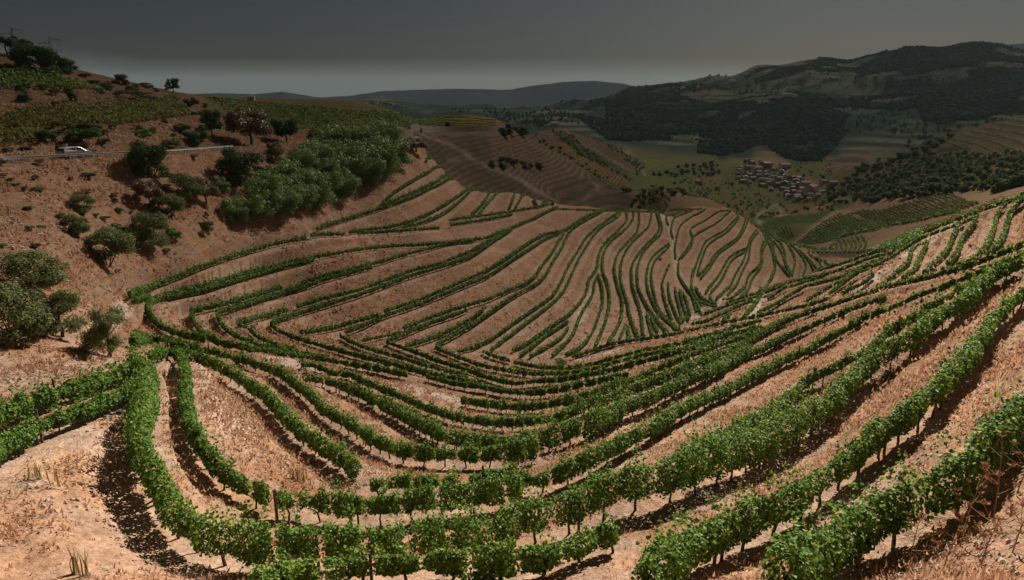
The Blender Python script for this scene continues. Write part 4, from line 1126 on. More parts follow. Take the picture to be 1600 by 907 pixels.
for a in [
    ('bush', 'dark', 238, 279, 66, 62, 'dark leafy bush standing alone below the road right of the car', 'bush'),
    ('bush', 'dark', 382, 288, 76, 62, 'darkest round bush on the slope left of the tall thicket', 'bush'),
    ('autumn_tree', 'brown', 392, 222, 72, 56, 'rust brown tree by the bend of the upper road', 'tree'),
    ('tree', 'darktree', 447, 219, 44, 38, 'dark green tree right beside the rust brown tree', 'tree'),
    ('tree', 'darktree', 331, 214, 38, 42, 'green tree left of the rust brown tree', 'tree'),
    ('bush', 'brown', 432, 271, 34, 48, 'thin brownish bush between the darkest bush and the thicket', 'bush'),
    ('bush', 'green', 368, 348, 46, 42, 'bright green bush at the left foot of the tall thicket', 'bush'),
    ('bush', 'olive', 168, 415, 86, 64, 'wide olive green bush in the middle of the dry slope', 'bush'),
    ('bush', 'olive', 233, 381, 70, 54, 'grey green bush touching the wide olive bush', 'bush'),
    ('bush', 'olive', 264, 340, 52, 42, 'olive bush above the grey green pair', 'bush'),
    ('bush', 'brown', 234, 318, 44, 38, 'brownish bush below the lone dark bush', 'bush'),
    ('bush', 'olive', 292, 311, 58, 42, 'broad olive bush in the middle scrub patch', 'bush'),
    ('bush', 'brown', 322, 318, 44, 40, 'brown olive bush at the right of the scrub patch', 'bush'),
    ('bush', 'green', 346, 300, 30, 30, 'small grey green bush beside the darkest bush', 'bush'),
    ('bush', 'olive', 128, 333, 44, 30, 'small dark olive bush left on the russet slope', 'bush'),
    ('bush', 'olive', 119, 367, 42, 34, 'small olive bush just under the upper small one', 'bush'),
    ('bush', 'olive', 52, 455, 100, 64, 'feathery olive bush at the left edge behind the big clump', 'bush'),
    ('bush', 'olive', 22, 530, 110, 98, 'largest grey green bush at the left edge', 'bush'),
    ('small_tree', 'sparse', 97, 526, 78, 74, 'small open crowned tree at the right side of the big clump', 'tree'),
    ('small_tree', 'sparse', 172, 558, 70, 76, 'lone small tree beside the start of the vine rows', 'tree'),
    ('bush', 'green', 272, 372, 26, 22, 'yellow green shrub right of the grey green bush', 'bush'),
    ('bush', 'olive', 325, 358, 22, 16, 'little shrub on the eroded slope under the bright bush', 'bush'),
    ('pine_tree', 'pine', 10, 86, 38, 30, 'hilltop pine at the far left edge', 'pine'),
    ('pine_tree', 'pine', 34, 92, 34, 30, 'hilltop pine second from the left edge', 'pine'),
    ('hilltop_tree', 'dark', 58, 114, 72, 50, 'biggest dark hilltop tree crowning the left skyline', 'tree'),
    ('hilltop_tree', 'dark', 86, 116, 48, 40, 'dark tree right of the biggest hilltop tree', 'tree'),
    ('hilltop_tree', 'dark', 104, 114, 32, 26, 'low tree at the right end of the hilltop group', 'tree'),
    ('pine_tree', 'pine', 125, 109, 13, 15, 'left one of the two small skyline pines', 'pine'),
    ('pine_tree', 'pine', 137, 110, 15, 16, 'right one of the two small skyline pines', 'pine'),
    ('bush', 'dark', 190, 133, 26, 19, 'skyline bush right of the two small pines', 'bush'),
    ('tree', 'darktree', 271, 146, 22, 22, 'single small tree on the skyline further right', 'tree'),
    ('bush', 'olive', 228, 138, 24, 9, 'low flat bush on the skyline', 'bush'),
    ('bush', 'dark', 37, 160, 24, 16, 'dark shrub on the bare band below the green rows', 'bush'),
    ('bush', 'dark', 114, 160, 15, 19, 'upright dark shrub on the bare band', 'bush'),
    ('bush', 'dark', 88, 168, 15, 9, 'small low shrub on the bare band', 'bush'),
    ('bush', 'olive', 184, 158, 14, 10, 'pale little shrub at the end of the bare band', 'bush'),
    ('bush', 'olive', 216, 156, 54, 16, 'long grey scrub patch under the skyline', 'bush'),
    ('bush', 'dark', 298, 167, 26, 15, 'dark shrub at the upper end of the yellowing rows', 'bush'),
    ('bush', 'dark', 74, 224, 32, 22, 'dark bush above the road left of the car', 'bush'),
    ('bush', 'dark', 130, 224, 52, 24, 'wide dark bush above the car', 'bush'),
    ('bush', 'green', 226, 215, 24, 15, 'fresh green shrub above the road', 'bush'),
    ('bush', 'olive', 266, 228, 38, 22, 'grey olive bush above the road bend', 'bush'),
    ('bush', 'dark', 284, 208, 28, 13, 'low dark shrub right of the fresh green shrub', 'bush'),
    ('bush', 'green', 320, 208, 20, 15, 'small bright bush left of the green tree', 'bush'),
    ('bush', 'dark', 306, 222, 40, 24, 'shaded shrub under the green tree', 'bush'),
    ('bush', 'dark', 520, 216, 26, 12, 'low bush behind the left end of the thicket', 'bush'),
    ('bush', 'olive', 492, 214, 30, 14, 'low olive bush right of the dark tree', 'bush'),
    ('bush', 'brown', 650, 238, 40, 22, 'rusty bush at the end of the road wall', 'bush'),
    ('bush', 'dark', 790, 212, 24, 16, 'dark bush at the end of the plateau', 'bush'),
    ('bush', 'brown', 800, 210, 22, 17, 'brown bush at the end of the plateau', 'bush'),
    ('bush', 'dark', 815, 213, 26, 17, 'second dark bush past the plateau end', 'bush'),
    ('bush', 'dark', 700, 201, 9, 12, 'small dark tree on the plateau bank', 'bush'),
    ('bush', 'dark', 1032, 408, 6, 4, 'tiny shrub on the bank left of the track', 'bush'),
    ('bush', 'green', 1517, 379, 7, 7, 'tiny green shrub on the grey bank of the right shoulder', 'bush'),
    ('bush', 'green', 876, 571, 22, 14, 'small bush at the left end of the pale slab', 'bush')]:
    plant(*a)
# little scrub scattered on the russet slope
rs = random.Random(5)
for k in range(64):
    px, py = rs.uniform(0, 330), rs.uniform(255, 430)
    if py > 470 - px * .25: continue
    plant('scrub', rs.choice(['olive', 'brown', 'dark']), px, py, rs.uniform(6, 24), rs.uniform(4, 11), 'tiny dry scrub tuft on the russet slope below the road', 'scrub', 'scrub tufts on the russet slope')
for k in range(170):
    px, py = rs.uniform(0, 340), rs.uniform(88, 238)
    if py < 92 + px * .19: continue
    if 150 < py < 196 and px < 300: continue
    plant('scrub', rs.choice(['olive', 'olive', 'brown', 'dark']), px, py, rs.uniform(8, 26), rs.uniform(5, 12), 'small scrub tuft on the upper hillside above the road', 'scrub', 'scrub tufts on the upper hillside')
# the tall thicket
thicket_at = []
TH_POLY = [(392, 342), (470, 330), (520, 318), (560, 296), (605, 274), (624, 250), (600, 232), (560, 232), (500, 244), (455, 280), (405, 300)]
for k in range(600):
    px, py = rs.uniform(392, 626), rs.uniform(232, 345)
    if not inpoly(TH_POLY, np.array([px]), np.array([py]))[0]: continue
    if any(math.hypot(px - a, (py - b) * 1.5) < 19 for a, b in thicket_at): continue
    thicket_at.append((px, py))
    plant('tall_shrub', 'cane', px, py, rs.uniform(46, 60), rs.uniform(36, 48), 'feathery green shrub in the tall dense thicket on the slope', 'shrub', 'shrubs of the tall thicket', rz=rs.uniform(-.5, .5))
# woods on the right and trees of the valley: one mesh each, too far for their parts to show
FAR = [crown_mesh('woodland_tree', 'far', M_WOOD, 700, .105, 300 + v) for v in range(4)] + [crown_mesh('woodland_tree', 'far', M_WOOD, 700, .105, 310 + v) for v in range(2)] + [crown_mesh('woodland_tree', 'cypress', M_PINE, 260, .12, 320)]
def far_tree(px, py, hm, label, group, wk=1.0, v=None, r0=6.0, r1=2200, name='woodland_tree'):
    p = gpt(px, py, 0.0, r0, r1)
    if p is None: return False
    o = link(name, FAR[rs.randrange(6) if v is None else v])
    o.location = (p.x, p.y, p.z - .12 * hm); w = hm * rs.uniform(.9, 1.3) * wk
    o.scale = (w, w, hm); o.rotation_euler = (0, 0, rs.uniform(0, 6.28))
    tag(o, label, 'tree', group); return True
def scatter(poly, n_, gap, fn, tries=6000):
    xs = [p[0] for p in poly]; ys = [p[1] for p in poly]; got = []
    for _ in range(tries):
        if len(got) >= n_: break
        px, py = rs.uniform(min(xs), max(xs)), rs.uniform(min(ys), max(ys))
        if not inpoly(poly, np.array([px]), np.array([py]))[0]: continue
        if any(abs(px - a) < gap and abs(py - b) < gap * .55 for a, b in got): continue
        if fn(px, py) is not False: got.append((px, py))
    return got
scatter([(1330, 318), (1290, 312), (1300, 285), (1350, 262), (1400, 250), (1450, 236), (1470, 250), (1510, 258), (1600, 245), (1640, 245), (1640, 290), (1560, 300), (1480, 300), (1430, 308), (1380, 312)], 165, 9,
        lambda px, py: far_tree(px, py + 4, rs.uniform(4.5, 8.5) * (.75 if px > 1480 else 1), 'rounded dark green tree in the wood on the right hillside', 'trees of the right hillside wood', r0=300, r1=1300))
scatter([(1330, 262), (1400, 236), (1440, 205), (1500, 200), (1470, 232), (1420, 248), (1350, 270)], 30, 8,
        lambda px, py: far_tree(px, py + 3, rs.uniform(8, 13), 'small tree in the wooded gap behind the right hillside', 'trees of the wooded gap', r0=500, r1=2300))
scatter([(1050, 262), (1120, 250), (1125, 275), (1060, 275), (1020, 272)], 26, 7,
        lambda px, py: far_tree(px, py + 2, rs.uniform(6, 9), 'grey green tree of the grove in the valley fields', 'trees of the valley grove', r0=700, r1=2000))
scatter([(1020, 265), (1140, 270), (1290, 250), (1320, 300), (1290, 322), (1180, 300), (1030, 300)], 18, 20,
        lambda px, py: far_tree(px, py, rs.uniform(5, 9), 'single dark tree among the valley fields', 'scattered trees of the valley fields', r0=600, r1=2000))
scatter([(985, 322), (1000, 300), (1040, 293), (1120, 300), (1136, 318), (1100, 306), (1040, 302), (1010, 322)], 16, 9,
        lambda px, py: far_tree(px, py + 3, rs.uniform(3, 4.5), 'dark bush along the edge of the knoll', 'bushes round the knoll', r0=300, r1=600, name='bush'))
scatter([(745, 258), (770, 250), (845, 255), (845, 262), (770, 262)], 9, 8, lambda px, py: far_tree(px, py + 2, rs.uniform(4, 6), 'dark bush in a line on the brown ridge', 'bushes on the brown ridge', r0=270, r1=900, name='bush'))
scatter([(815, 205), (830, 203), (900, 245), (985, 300), (975, 303), (880, 245)], 22, 6, lambda px, py: far_tree(px, py + 1, rs.uniform(3, 5), 'dark bush of the hedge down the ridge line', 'hedge bushes down the ridge line', r0=300, r1=1200, name='bush'))
# mountain woods: nobody could count these
def forest(name, polys, n_, hm, label, mat, r0, r1, seed):
    g = np.random.default_rng(seed); base = []
    while sum(len(b) for b in base) < n_:
        poly = polys[g.integers(len(polys))]; p = np.array(poly)
        x = g.uniform(p[:, 0].min(), p[:, 0].max(), 1500); y = g.uniform(p[:, 1].min(), p[:, 1].max(), 1500)
        k = inpoly(poly, x, y); x, y = x[k], y[k]
        th, r = unproject(x, y, 0.0, r0, r1); ok = ~np.isnan(r) & (r > r0)
        q = np.c_[np.sin(th) * r, np.cos(th) * r][ok]
        clump = fbm(q[:, 0] / 130., q[:, 1] / 130., 71 + seed, 5) > (.54 if name == 'mountain_thicket' else .40)
        base.append(q[clump])
        if len(base) > 400: break
    q = np.concatenate(base)[:n_]; z = zg(q[:, 0], q[:, 1]); m = len(q); L_ = 9
    hh = g.uniform(.6, 1.25, m) * hm
    d = g.normal(size=(m, L_, 3)); d /= np.linalg.norm(d, axis=2, keepdims=True)
    pos = np.c_[q, z][:, None, :] + d * (hh * .42)[:, None, None] + np.array([0, 0, .5]) * hh[:, None, None]
    nrm = d + np.array([0, 0, .4])
    tint = np.clip(g.beta(2, 3, (m, 1)) + g.normal(0, .12, (m, L_)), 0, .92)
    V, Fc, T = leaves(pos.reshape(-1, 3), nrm.reshape(-1, 3), np.repeat(hh * .62, L_), tint.ravel(), False, g)
    tag(link(name, np_mesh(name, V, Fc, 4, attr={'tint': T}, mats=[mat])), label, 'woods', None, 'stuff')
forest('mountain_forest', WOODS[:2] + WOODS,
    22000, 9.5, 'dark woods covering the mountain slopes across the valley', M_FARWOOD, 1400, 4600, 5)
forest('mountain_thicket', [[(860, 182), (950, 150), (1100, 124), (1280, 90), (1500, 70), (1700, 88), (1700, 200), (1450, 205), (1300, 215), (1100, 235), (950, 222)]], 15000, 8.5, 'ragged dark thickets between the terraces of the mountain', M_FARWOOD, 1300, 4600, 31)
forest('distant_scrub', [[(850, 180), (1600, 80), (1700, 90), (1700, 200), (1100, 235), (850, 200)], [(400, 178), (850, 180), (900, 200), (840, 205), (600, 185)]], 2600, 6.5, 'scattered far trees and scrub on the mountains', M_FARWOOD, 1300, 4600, 8)
forest('valley_scrub', [[(985, 300), (1140, 262), (1300, 250), (1330, 290), (1300, 330), (1180, 345), (1120, 315)], [(860, 205), (960, 222), (1010, 260), (990, 285), (900, 240)], [(1290, 300), (1420, 240), (1640, 240), (1640, 300), (1380, 315)]], 1100, 3.0, 'low hedges and scrub between the valley fields', M_WOOD, 420, 1900, 9)
# ------------------------------------------------------------------ village
M_ROOF = [plain('clay_roof', (.38, .20, .14), .9, var=.3, scale=.8), plain('old_roof', (.38, .27, .22), .9, var=.3, scale=.8), plain('pink_roof', (.44, .31, .26), .9, var=.25, scale=.8)]
M_WALL = [plain('limewash', (.60, .56, .50), .9, var=.12, scale=.6), plain('ochre_plaster', (.42, .33, .25), .9, var=.15, scale=.6), plain('granite_wall', (.26, .22, .19), .95, var=.25, scale=1.2)]
M_GLASS = plain('dark_window', (.03, .035, .04), .25, var=.2)
M_DOOR = plain('door_paint', (.10, .06, .04), .7)
def house_proto(w, d, h, rh, wm, rm):
    mb = MB()
    mb.add([(-w/2, -d/2, -1.5), (w/2, -d/2, -1.5), (w/2, d/2, -1.5), (-w/2, d/2, -1.5), (-w/2, -d/2, h), (w/2, -d/2, h), (w/2, d/2, h), (-w/2, d/2, h), (-w/2, 0, h + rh), (w/2, 0, h + rh)],
           [(0, 1, 5, 4), (1, 2, 6, 9, 5), (2, 3, 7, 6), (3, 0, 4, 8, 7)])
    wall = mb.mesh('wall'); wall.materials.append(wm)
    mb = MB(); ov = .45; t = .22
    for sg in (-1, 1):
        a = [(-w/2 - ov, sg * (d/2 + ov), h - ov * rh / (d/2)), (w/2 + ov, sg * (d/2 + ov), h - ov * rh / (d/2)), (w/2 + ov, 0, h + rh + .02), (-w/2 - ov, 0, h + rh + .02)]
        mb.add([(x, y, z + .03) for x, y, z in a] + [(x, y, z + t) for x, y, z in a], [(0, 3, 2, 1), (4, 5, 6, 7), (0, 1, 5, 4), (1, 2, 6, 5), (2, 3, 7, 6), (3, 0, 4, 7)])
    roof = mb.mesh('roof'); roof.materials.append(rm)
    mb = MB(); mb.box((w * .25, d * .12, h + rh * .9), (.7, .6, 1.5)); ch = mb.mesh('chimney'); ch.materials.append(wm)
    wins = []
    mb = MB(); mb.box((0, 0, 0), (1.1, .08, 1.3)); wi = mb.mesh('window'); wi.materials.append(M_GLASS)
    mb = MB(); mb.box((0, 0, 0), (1.1, .08, 2.1)); dr = mb.mesh('door'); dr.materials.append(M_DOOR)
    spots = [(x, z) for z in ((1.6, h - 1.2) if h > 5 else (1.7,)) for x in (-w * .3, w * .3)]
    return wall, roof, ch, wi, dr, spots, d
HP = [house_proto(9, 7, 5.6, 1.7, M_WALL[0], M_ROOF[0]), house_proto(11, 8, 6.0, 1.9, M_WALL[1], M_ROOF[1]), house_proto(8, 6.5, 3.4, 1.5, M_WALL[2], M_ROOF[0]), house_proto(13, 8, 5.8, 2.0, M_WALL[0], M_ROOF[2]), house_proto(10, 9, 5.4, 1.6, M_WALL[2], M_ROOF[2])]
def house(px, py, k, rz, label, group=None, r0=600, r1=2200, sc=1.0, name='village_house', full=True):
    p = gpt(px, py, 0, r0, r1)
    if p is None: return False
    wall, roof, ch, wi, dr, spots, d = HP[k]
    o = empty(name, p, rz, sc); tag(o, label, 'house', group)
    link('wall', wall, parent=o); r_ = link('roof', roof, parent=o); link('chimney', ch, parent=r_)
    if full:
        for x, z in spots: q = link('window', wi, parent=o); q.location = (x, -d / 2 - .02, z)
        q = link('door', dr, parent=o); q.location = (0, -d / 2 - .02, .95)
    return True
rv = random.Random(3)
VPOLY = [(1152, 266), (1170, 247), (1190, 254), (1212, 264), (1240, 280), (1266, 292), (1284, 304), (1276, 314), (1240, 314), (1212, 304), (1190, 293), (1160, 289), (1150, 278)]
VHALL = []
def vh(px, py):
    k = rv.randrange(5)
    return house(px, py, k, rv.choice((.2, .35, .5, -.9, 1.2)) + rv.uniform(-.15, .15), 'small clay roofed house packed into the valley village', 'houses of the valley village', sc=rv.uniform(.62, .95), full=len(VHALL) % 3 == 0 or VHALL.append(1) or True)
scatter(VPOLY, 66, 7.0, vh, tries=9000)
for px, py, k, rz, lab, sc in [(1182, 270, 0, .3, 'large terracotta roofed house at the upper left of the village', 1.6), (1226, 264, 3, .1, 'pale house standing above the village beside the russet field', 1.3), (1196, 262, 4, .4, 'pinkish walled yard house above the village centre', 1.6),
        (1266, 302, 0, .8, 'orange roofed house at the right end of the village', 1.5), (1286, 287, 0, .3, 'tiny white house right of the village', .8), (1090, 287, 0, .2, 'white shed in the fields left of the village', .8), (1300, 292, 1, .2, 'ochre house by the trees right of the village', .9)]:
    house(px, py, k, rz, lab, None, sc=sc)
for px, py, k, lab in [(1276, 131, 0, 'white house on the mountain slope'), (1224, 165, 3, 'long white farm house high across the valley'), (866, 205, 3, 'long pale building on the low hill past the plateau'), (928, 168, 0, 'white house on the low far hill'), (1310, 114, 0, 'lonely white house near the mountain top'),
                       (1066, 148, 1, 'left roadside house of the ridge hamlet'), (1090, 147, 0, 'middle white house of the ridge hamlet'), (1120, 139, 1, 'upper right house of the ridge hamlet'), (1146, 128, 3, 'highest house of the ridge hamlet')]:
    house(px, py, k, .2, lab, None, r0=1300, r1=6000, sc=1.5, full=False, name='farm_house')
scatter(VPOLY, 42, 6, lambda px, py: far_tree(px, py, rs.uniform(4, 7), 'dark garden tree between the village houses', 'garden trees of the village', r0=700, r1=2000))
house(655, 206, 2, .2, 'small stone hut with pale roof beside the road wall', None, r0=150, r1=600, sc=.35, full=False, name='stone_hut')
house(393, 157, 1, .1, 'reddish farm building half hidden on the skyline terraces', None, r0=250, r1=700, sc=.26, full=False, name='farm_house')
# ------------------------------------------------------------------ the upper road with its rail and car
M_ASPH = plain('asphalt', (.062, .056, .050), .95, var=.15, scale=1.0)
M_STEEL = plain('galvanised_steel', (.24, .25, .255), .6, metal=.2, var=.12)
def ribbon(name, xy, z, half, lift, mat, label):
    t = np.gradient(xy, axis=0); t /= np.linalg.norm(t, axis=1, keepdims=True); nn = np.c_[-t[:, 1], t[:, 0]]
    V = []
    for w, dz in ((-half - .25, -.7), (-half, 0), (half, 0), (half + .25, -.7)):
        V.append(np.c_[xy + nn * w, z + lift + dz])
    m = len(xy); V = np.concatenate(V)
    Fc = np.array([(a * m + i, a * m + i + 1, (a + 1) * m + i + 1, (a + 1) * m + i) for a in range(3) for i in range(m - 1)])
    tag(link(name, np_mesh(name, V, Fc, 4, mats=[mat])), label, 'road', kind='structure')
    return xy, z + lift, t, nn
rxy, rz_, rt, rn = ribbon('road', ROAD, ROADZ, 2.3, .03, M_ASPH, 'narrow asphalt road along the upper left hillside')
# crash barrier on the valley side
sgn = -1.0 if (rn[3] @ (-rxy[3])) < 0 else 1.0
mb = MB(); post = MB()
bar = empty('crash_barrier', (float(rxy[0, 0]), float(rxy[0, 1]), float(rz_[0]))); tag(bar, 'pale steel crash barrier along the valley side of the upper road', 'barrier')
off = rxy + rn * sgn * 2.4
keepn = int(len(off) * .42)
o3 = np.c_[off, rz_][:keepn] - np.array(bar.location)
prof = [(0, .42), (.06, .46), (.0, .55), (.06, .64), (0, .68), (-.04, .68), (-.04, .42)]
V = []; Fb = []
for i in range(keepn):
    nx, ny = rn[i] * sgn
    for a, h in prof: V.append((o3[i, 0] + nx * a, o3[i, 1] + ny * a, o3[i, 2] + h))
for i in range(keepn - 1):
    for a in range(7): Fb.append((i * 7 + a, i * 7 + (a + 1) % 7, (i + 1) * 7 + (a + 1) % 7, (i + 1) * 7 + a))
me = bpy.data.meshes.new('rail_beam'); me.from_pydata(V, [], Fb); me.materials.append(M_STEEL); link('rail_beam', me, parent=bar)
pb = MB(); pb.box((0, 0, .2), (.12, .12, 1.0)); pbm = pb.mesh('rail_post'); pbm.materials.append(M_STEEL)
for i in range(2, keepn - 1, 3)[:95] if keepn > 4 else []:
    q = link('rail_post', pbm, parent=bar); q.location = o3[i] - np.array([*(rn[i] * sgn * .12), 0])
# the car
def car():
    p = gpt(115, 246, 0, 60, 200); k = int(np.argmin(np.hypot(rxy[:, 0] - p.x, rxy[:, 1] - p.y)))
    d = rt[k]; rot = math.atan2(d[1], d[0])
    c = empty('estate_car', (rxy[k, 0] + rn[k, 0] * sgn * .6, rxy[k, 1] + rn[k, 1] * sgn * .6, rz_[k] + .01), rot, .9)
    tag(c, 'silver grey people carrier driving right on the upper road', 'car')
    paint_ = plain('silver_paint', (.46, .47, .48), .3, metal=.5, var=.04, spec=.5); tyre = plain('tyre', (.02, .02, .02), .9); rim = plain('rim', (.4, .4, .41), .4, metal=.7)
    lamp = plain('lamp_glass', (.75, .75, .72), .15); red = plain('tail_lamp', (.35, .02, .02), .3); black = plain('black_trim', (.02, .02, .022), .6); gl = plain('car_glass', (.02, .026, .032), .08, spec=.6)
    # side outline x, z (front to +x), section narrows upward
    prof = [(-2.25, .42), (-2.3, .72), (-2.28, .98), (-2.2, 1.12), (-2.05, 1.52), (-1.7, 1.66), (-.6, 1.70), (.2, 1.66), (.62, 1.55), (1.15, 1.14), (1.45, 1.04), (2.0, .92), (2.22, .74), (2.26, .48), (2.15, .32), (-2.12, .30)]
    def wid(z): return .90 if z < 1.05 else .90 - (z - 1.05) * .34
    n_ = len(prof); V = [(x, s * wid(z), z) for s in (-1, 1) for x, z in prof]
    Fc = [tuple(range(n_)), tuple(range(2 * n_ - 1, n_ - 1, -1))] + [(i, i + n_, (i + 1) % n_ + n_, (i + 1) % n_) for i in range(n_)]
    me = bpy.data.meshes.new('body'); me.from_pydata(V, [], [f[::-1] for f in Fc]); me.update(); me.materials.append(paint_)
    b = link('body', me, parent=c); bv = b.modifiers.new('bevel', 'BEVEL'); bv.width = .05; bv.segments = 2
    def pane(nm, q, s):
        V = [(x, s * (wid(z) + .012), z) for x, z in q] + [(x, s * (wid(z) - .02), z) for x, z in q]; m_ = len(q)
        me = bpy.data.meshes.new(nm); me.from_pydata(V, [], [tuple(range(m_)), tuple(range(2 * m_ - 1, m_ - 1, -1))] + [(i, i + m_, (i + 1) % m_ + m_, (i + 1) % m_) for i in range(m_)]); me.materials.append(gl); link(nm, me, parent=c)
    for s in (-1, 1):
        pane('side_window', [(-1.98, 1.14), (-1.85, 1.50), (-1.35, 1.55), (-1.30, 1.14)], s)
        pane('side_window', [(-1.22, 1.14), (-1.25, 1.56), (-.32, 1.58), (-.28, 1.14)], s)
        pane('side_window', [(-.20, 1.14), (-.22, 1.58), (.28, 1.54), (.55, 1.44), (.92, 1.14)], s)
        for x in (-1.42, 1.40):
            w = MB(); w.tube([(x, s * .74, .33), (x, s * .93, .33)], .33, 20); wm = w.mesh('wheel'); wm.materials.append(tyre); wh = link('wheel', wm, parent=c)
            w = MB(); w.tube([(x, s * .90, .33), (x, s * .945, .33)], .21, 14); rm = w.mesh('rim'); rm.materials.append(rim); link('rim', rm, parent=wh)
        q = MB(); q.box((2.1, s * .68, .78), (.26, .34, .16)); m_ = q.mesh('headlight'); m_.materials.append(lamp); link('headlight', m_, parent=c)
        q = MB(); q.box((-2.22, s * .80, 1.05), (.16, .2, .34)); m_ = q.mesh('tail_light'); m_.materials.append(red); link('tail_light', m_, parent=c)
        q = MB(); q.box((.78, s * 1.0, 1.16), (.14, .2, .14)); m_ = q.mesh('wing_mirror'); m_.materials.append(black); link('wing_mirror', m_, parent=c)
        q = MB(); q.box((-.3, s * .905, .95), (2.9, .015, .03)); m_ = q.mesh('trim_strip'); m_.materials.append(black); link('trim_strip', m_, parent=c)
    for nm, a, bb in (('windscreen', (.66, 1.53), (1.12, 1.17)), ('rear_window', (-2.05, 1.50), (-2.19, 1.16))):
        sx = 1 if nm == 'windscreen' else -1; ny, nz = .015 * sx, .014
        V = [(a[0] + ny, -.62, a[1] + nz), (a[0] + ny, .62, a[1] + nz), (bb[0] + ny, .74, bb[1] + nz), (bb[0] + ny, -.74, bb[1] + nz)]; V += [(x - ny * 3, y, z - nz * 3) for x, y, z in V]
        me = bpy.data.meshes.new(nm); me.from_pydata(V, [], [(0, 1, 2, 3), (7, 6, 5, 4), (0, 4, 5, 1), (1, 5, 6, 2), (2, 6, 7, 3), (3, 7, 4, 0)]); me.materials.append(gl); link(nm, me, parent=c)
car()
# retaining wall under the road bend
M_STONE = plain('wall_stone', (.20, .165, .14), .95, var=.35, scale=1.5)
def wall(name, pts, h, th_, label, mat, r0=6, rmax=700, hoff=0.0):
    xy = trace(pts, hoff, rmax=rmax); xy, s = resample(xy, 1.5); z = zg(xy[:, 0], xy[:, 1])
    t = np.gradient(xy, axis=0); t /= np.linalg.norm(t, axis=1, keepdims=True); nn = np.c_[-t[:, 1], t[:, 0]] * th_ / 2
    m = len(xy); V = np.concatenate([np.c_[xy - nn, z - .6], np.c_[xy - nn, z + h], np.c_[xy + nn, z + h], np.c_[xy + nn, z - .6]])
    Fc = [(a * m + i, a * m + i + 1, ((a + 1) % 4) * m + i + 1, ((a + 1) % 4) * m + i) for a in range(4) for i in range(m - 1)] + [(0, m, 2 * m, 3 * m), (4 * m - 1, 3 * m - 1, 2 * m - 1, m - 1)]
    tag(link(name, np_mesh(name, V, np.array(Fc), 4, mats=[mat])), label, 'wall')
wall('retaining_wall', [(606, 224), (622, 222), (645, 217)], 2.0, .5, 'grey retaining wall holding up the road end', M_STONE)
wall('dry_stone_wall', [(640, 207), (690, 206), (740, 205), (792, 203)], 2.6, .6, 'dark dry stone wall under the plateau', M_STONE)
wall('dry_stone_wall', [(1275, 397), (1330, 399), (1372, 397)], .8, .5, 'dark terrace wall at the foot of the herringbone rows', M_STONE)
# ------------------------------------------------------------------ power poles
M_LAT = plain('weathered_steel', (.12, .13, .13), .6, metal=.4)
def pylon(px, py, hpx, label, sway):
    p = gpt(px, py, 0, 60, 500); depth = p.y * CP - p.z * SP; Hh = hpx * depth / F
    o = empty('power_pylon', p, sway); tag(o, label, 'pylon', 'power pylons on the hilltop')
    m = MB(); b = .7
    legs = [(-b, -b), (b, -b), (b, b), (-b, b)]
    f = lambda z: 1 - .82 * z / Hh
    for a, c in legs: m.tube([(a, c, -.5), (a * f(Hh), c * f(Hh), Hh)], [.06, .04], 4)
    nz = 9
    for k in range(nz):
        z0, z1 = Hh * k / nz, Hh * (k + 1) / nz
        for q in range(4):
            a, c = legs[q], legs[(q + 1) % 4]
            m.tube([(a[0] * f(z0), a[1] * f(z0), z0), (c[0] * f(z1), c[1] * f(z1), z1)], .022, 4)
            m.tube([(c[0] * f(z0), c[1] * f(z0), z0), (a[0] * f(z1), a[1] * f(z1), z1)], .022, 4)
    me = m.mesh('mast'); me.materials.append(M_LAT); link('mast', me, parent=o)
    for fz, sd in ((.92, 1), (.78, -1), (.55, 1)):
        m = MB(); z = Hh * fz; l = Hh * .34
        m.tube([(0, -.12, z), (sd * l, 0, z + .1)], [.08, .04], 4); m.tube([(0, .12, z), (sd * l, 0, z + .1)], [.08, .04], 4); m.tube([(0, 0, z + Hh * .07), (sd * l, 0, z + .1)], [.06, .03], 4)
        me = m.mesh('cross_arm'); me.materials.append(M_LAT); ca = link('cross_arm', me, parent=o)
        m = MB(); m.tube([(sd * l * .95, 0, z + .08), (sd * l * .95, 0, z - .8)], [.08, .06], 5); me = m.mesh('insulator'); me.materials.append(M_LAT); link('insulator', me, parent=ca)
pylon(26, 92, 46, 'left lattice power pylon rising behind the hilltop pines', .3)
pylon(84, 106, 44, 'right lattice power pylon rising behind the hilltop pines', .5)
# ------------------------------------------------------------------ foreground details
M_PIPE = plain('pale_pipe', (.62, .60, .58), .6, var=.1)
p = gpt(190, 573)
m = MB(); m.tube([(-.75, .1, .55), (.1, 0, .62), (.25, -.05, .55), (.45, -.3, -.1)], [.035, .035, .035, .03], 8)
me = m.mesh('water_pipe'); me.materials.append(M_PIPE); o = link('water_pipe', me); o.location = p; tag(o, 'bent pale irrigation pipe at the end of the left entering rows', 'pipe')
p = gpt(433, 815); m = MB(); m.tube([(0, 0, -.3), (.01, 0, .7), (0, .01, 1.42)], [.06, .055, .05], 7); me = m.mesh('wooden_post'); me.materials.append(M_POST)
o = link('wooden_post', me); o.location = p; tag(o, 'dark wooden end post at the left end of a row', 'post')
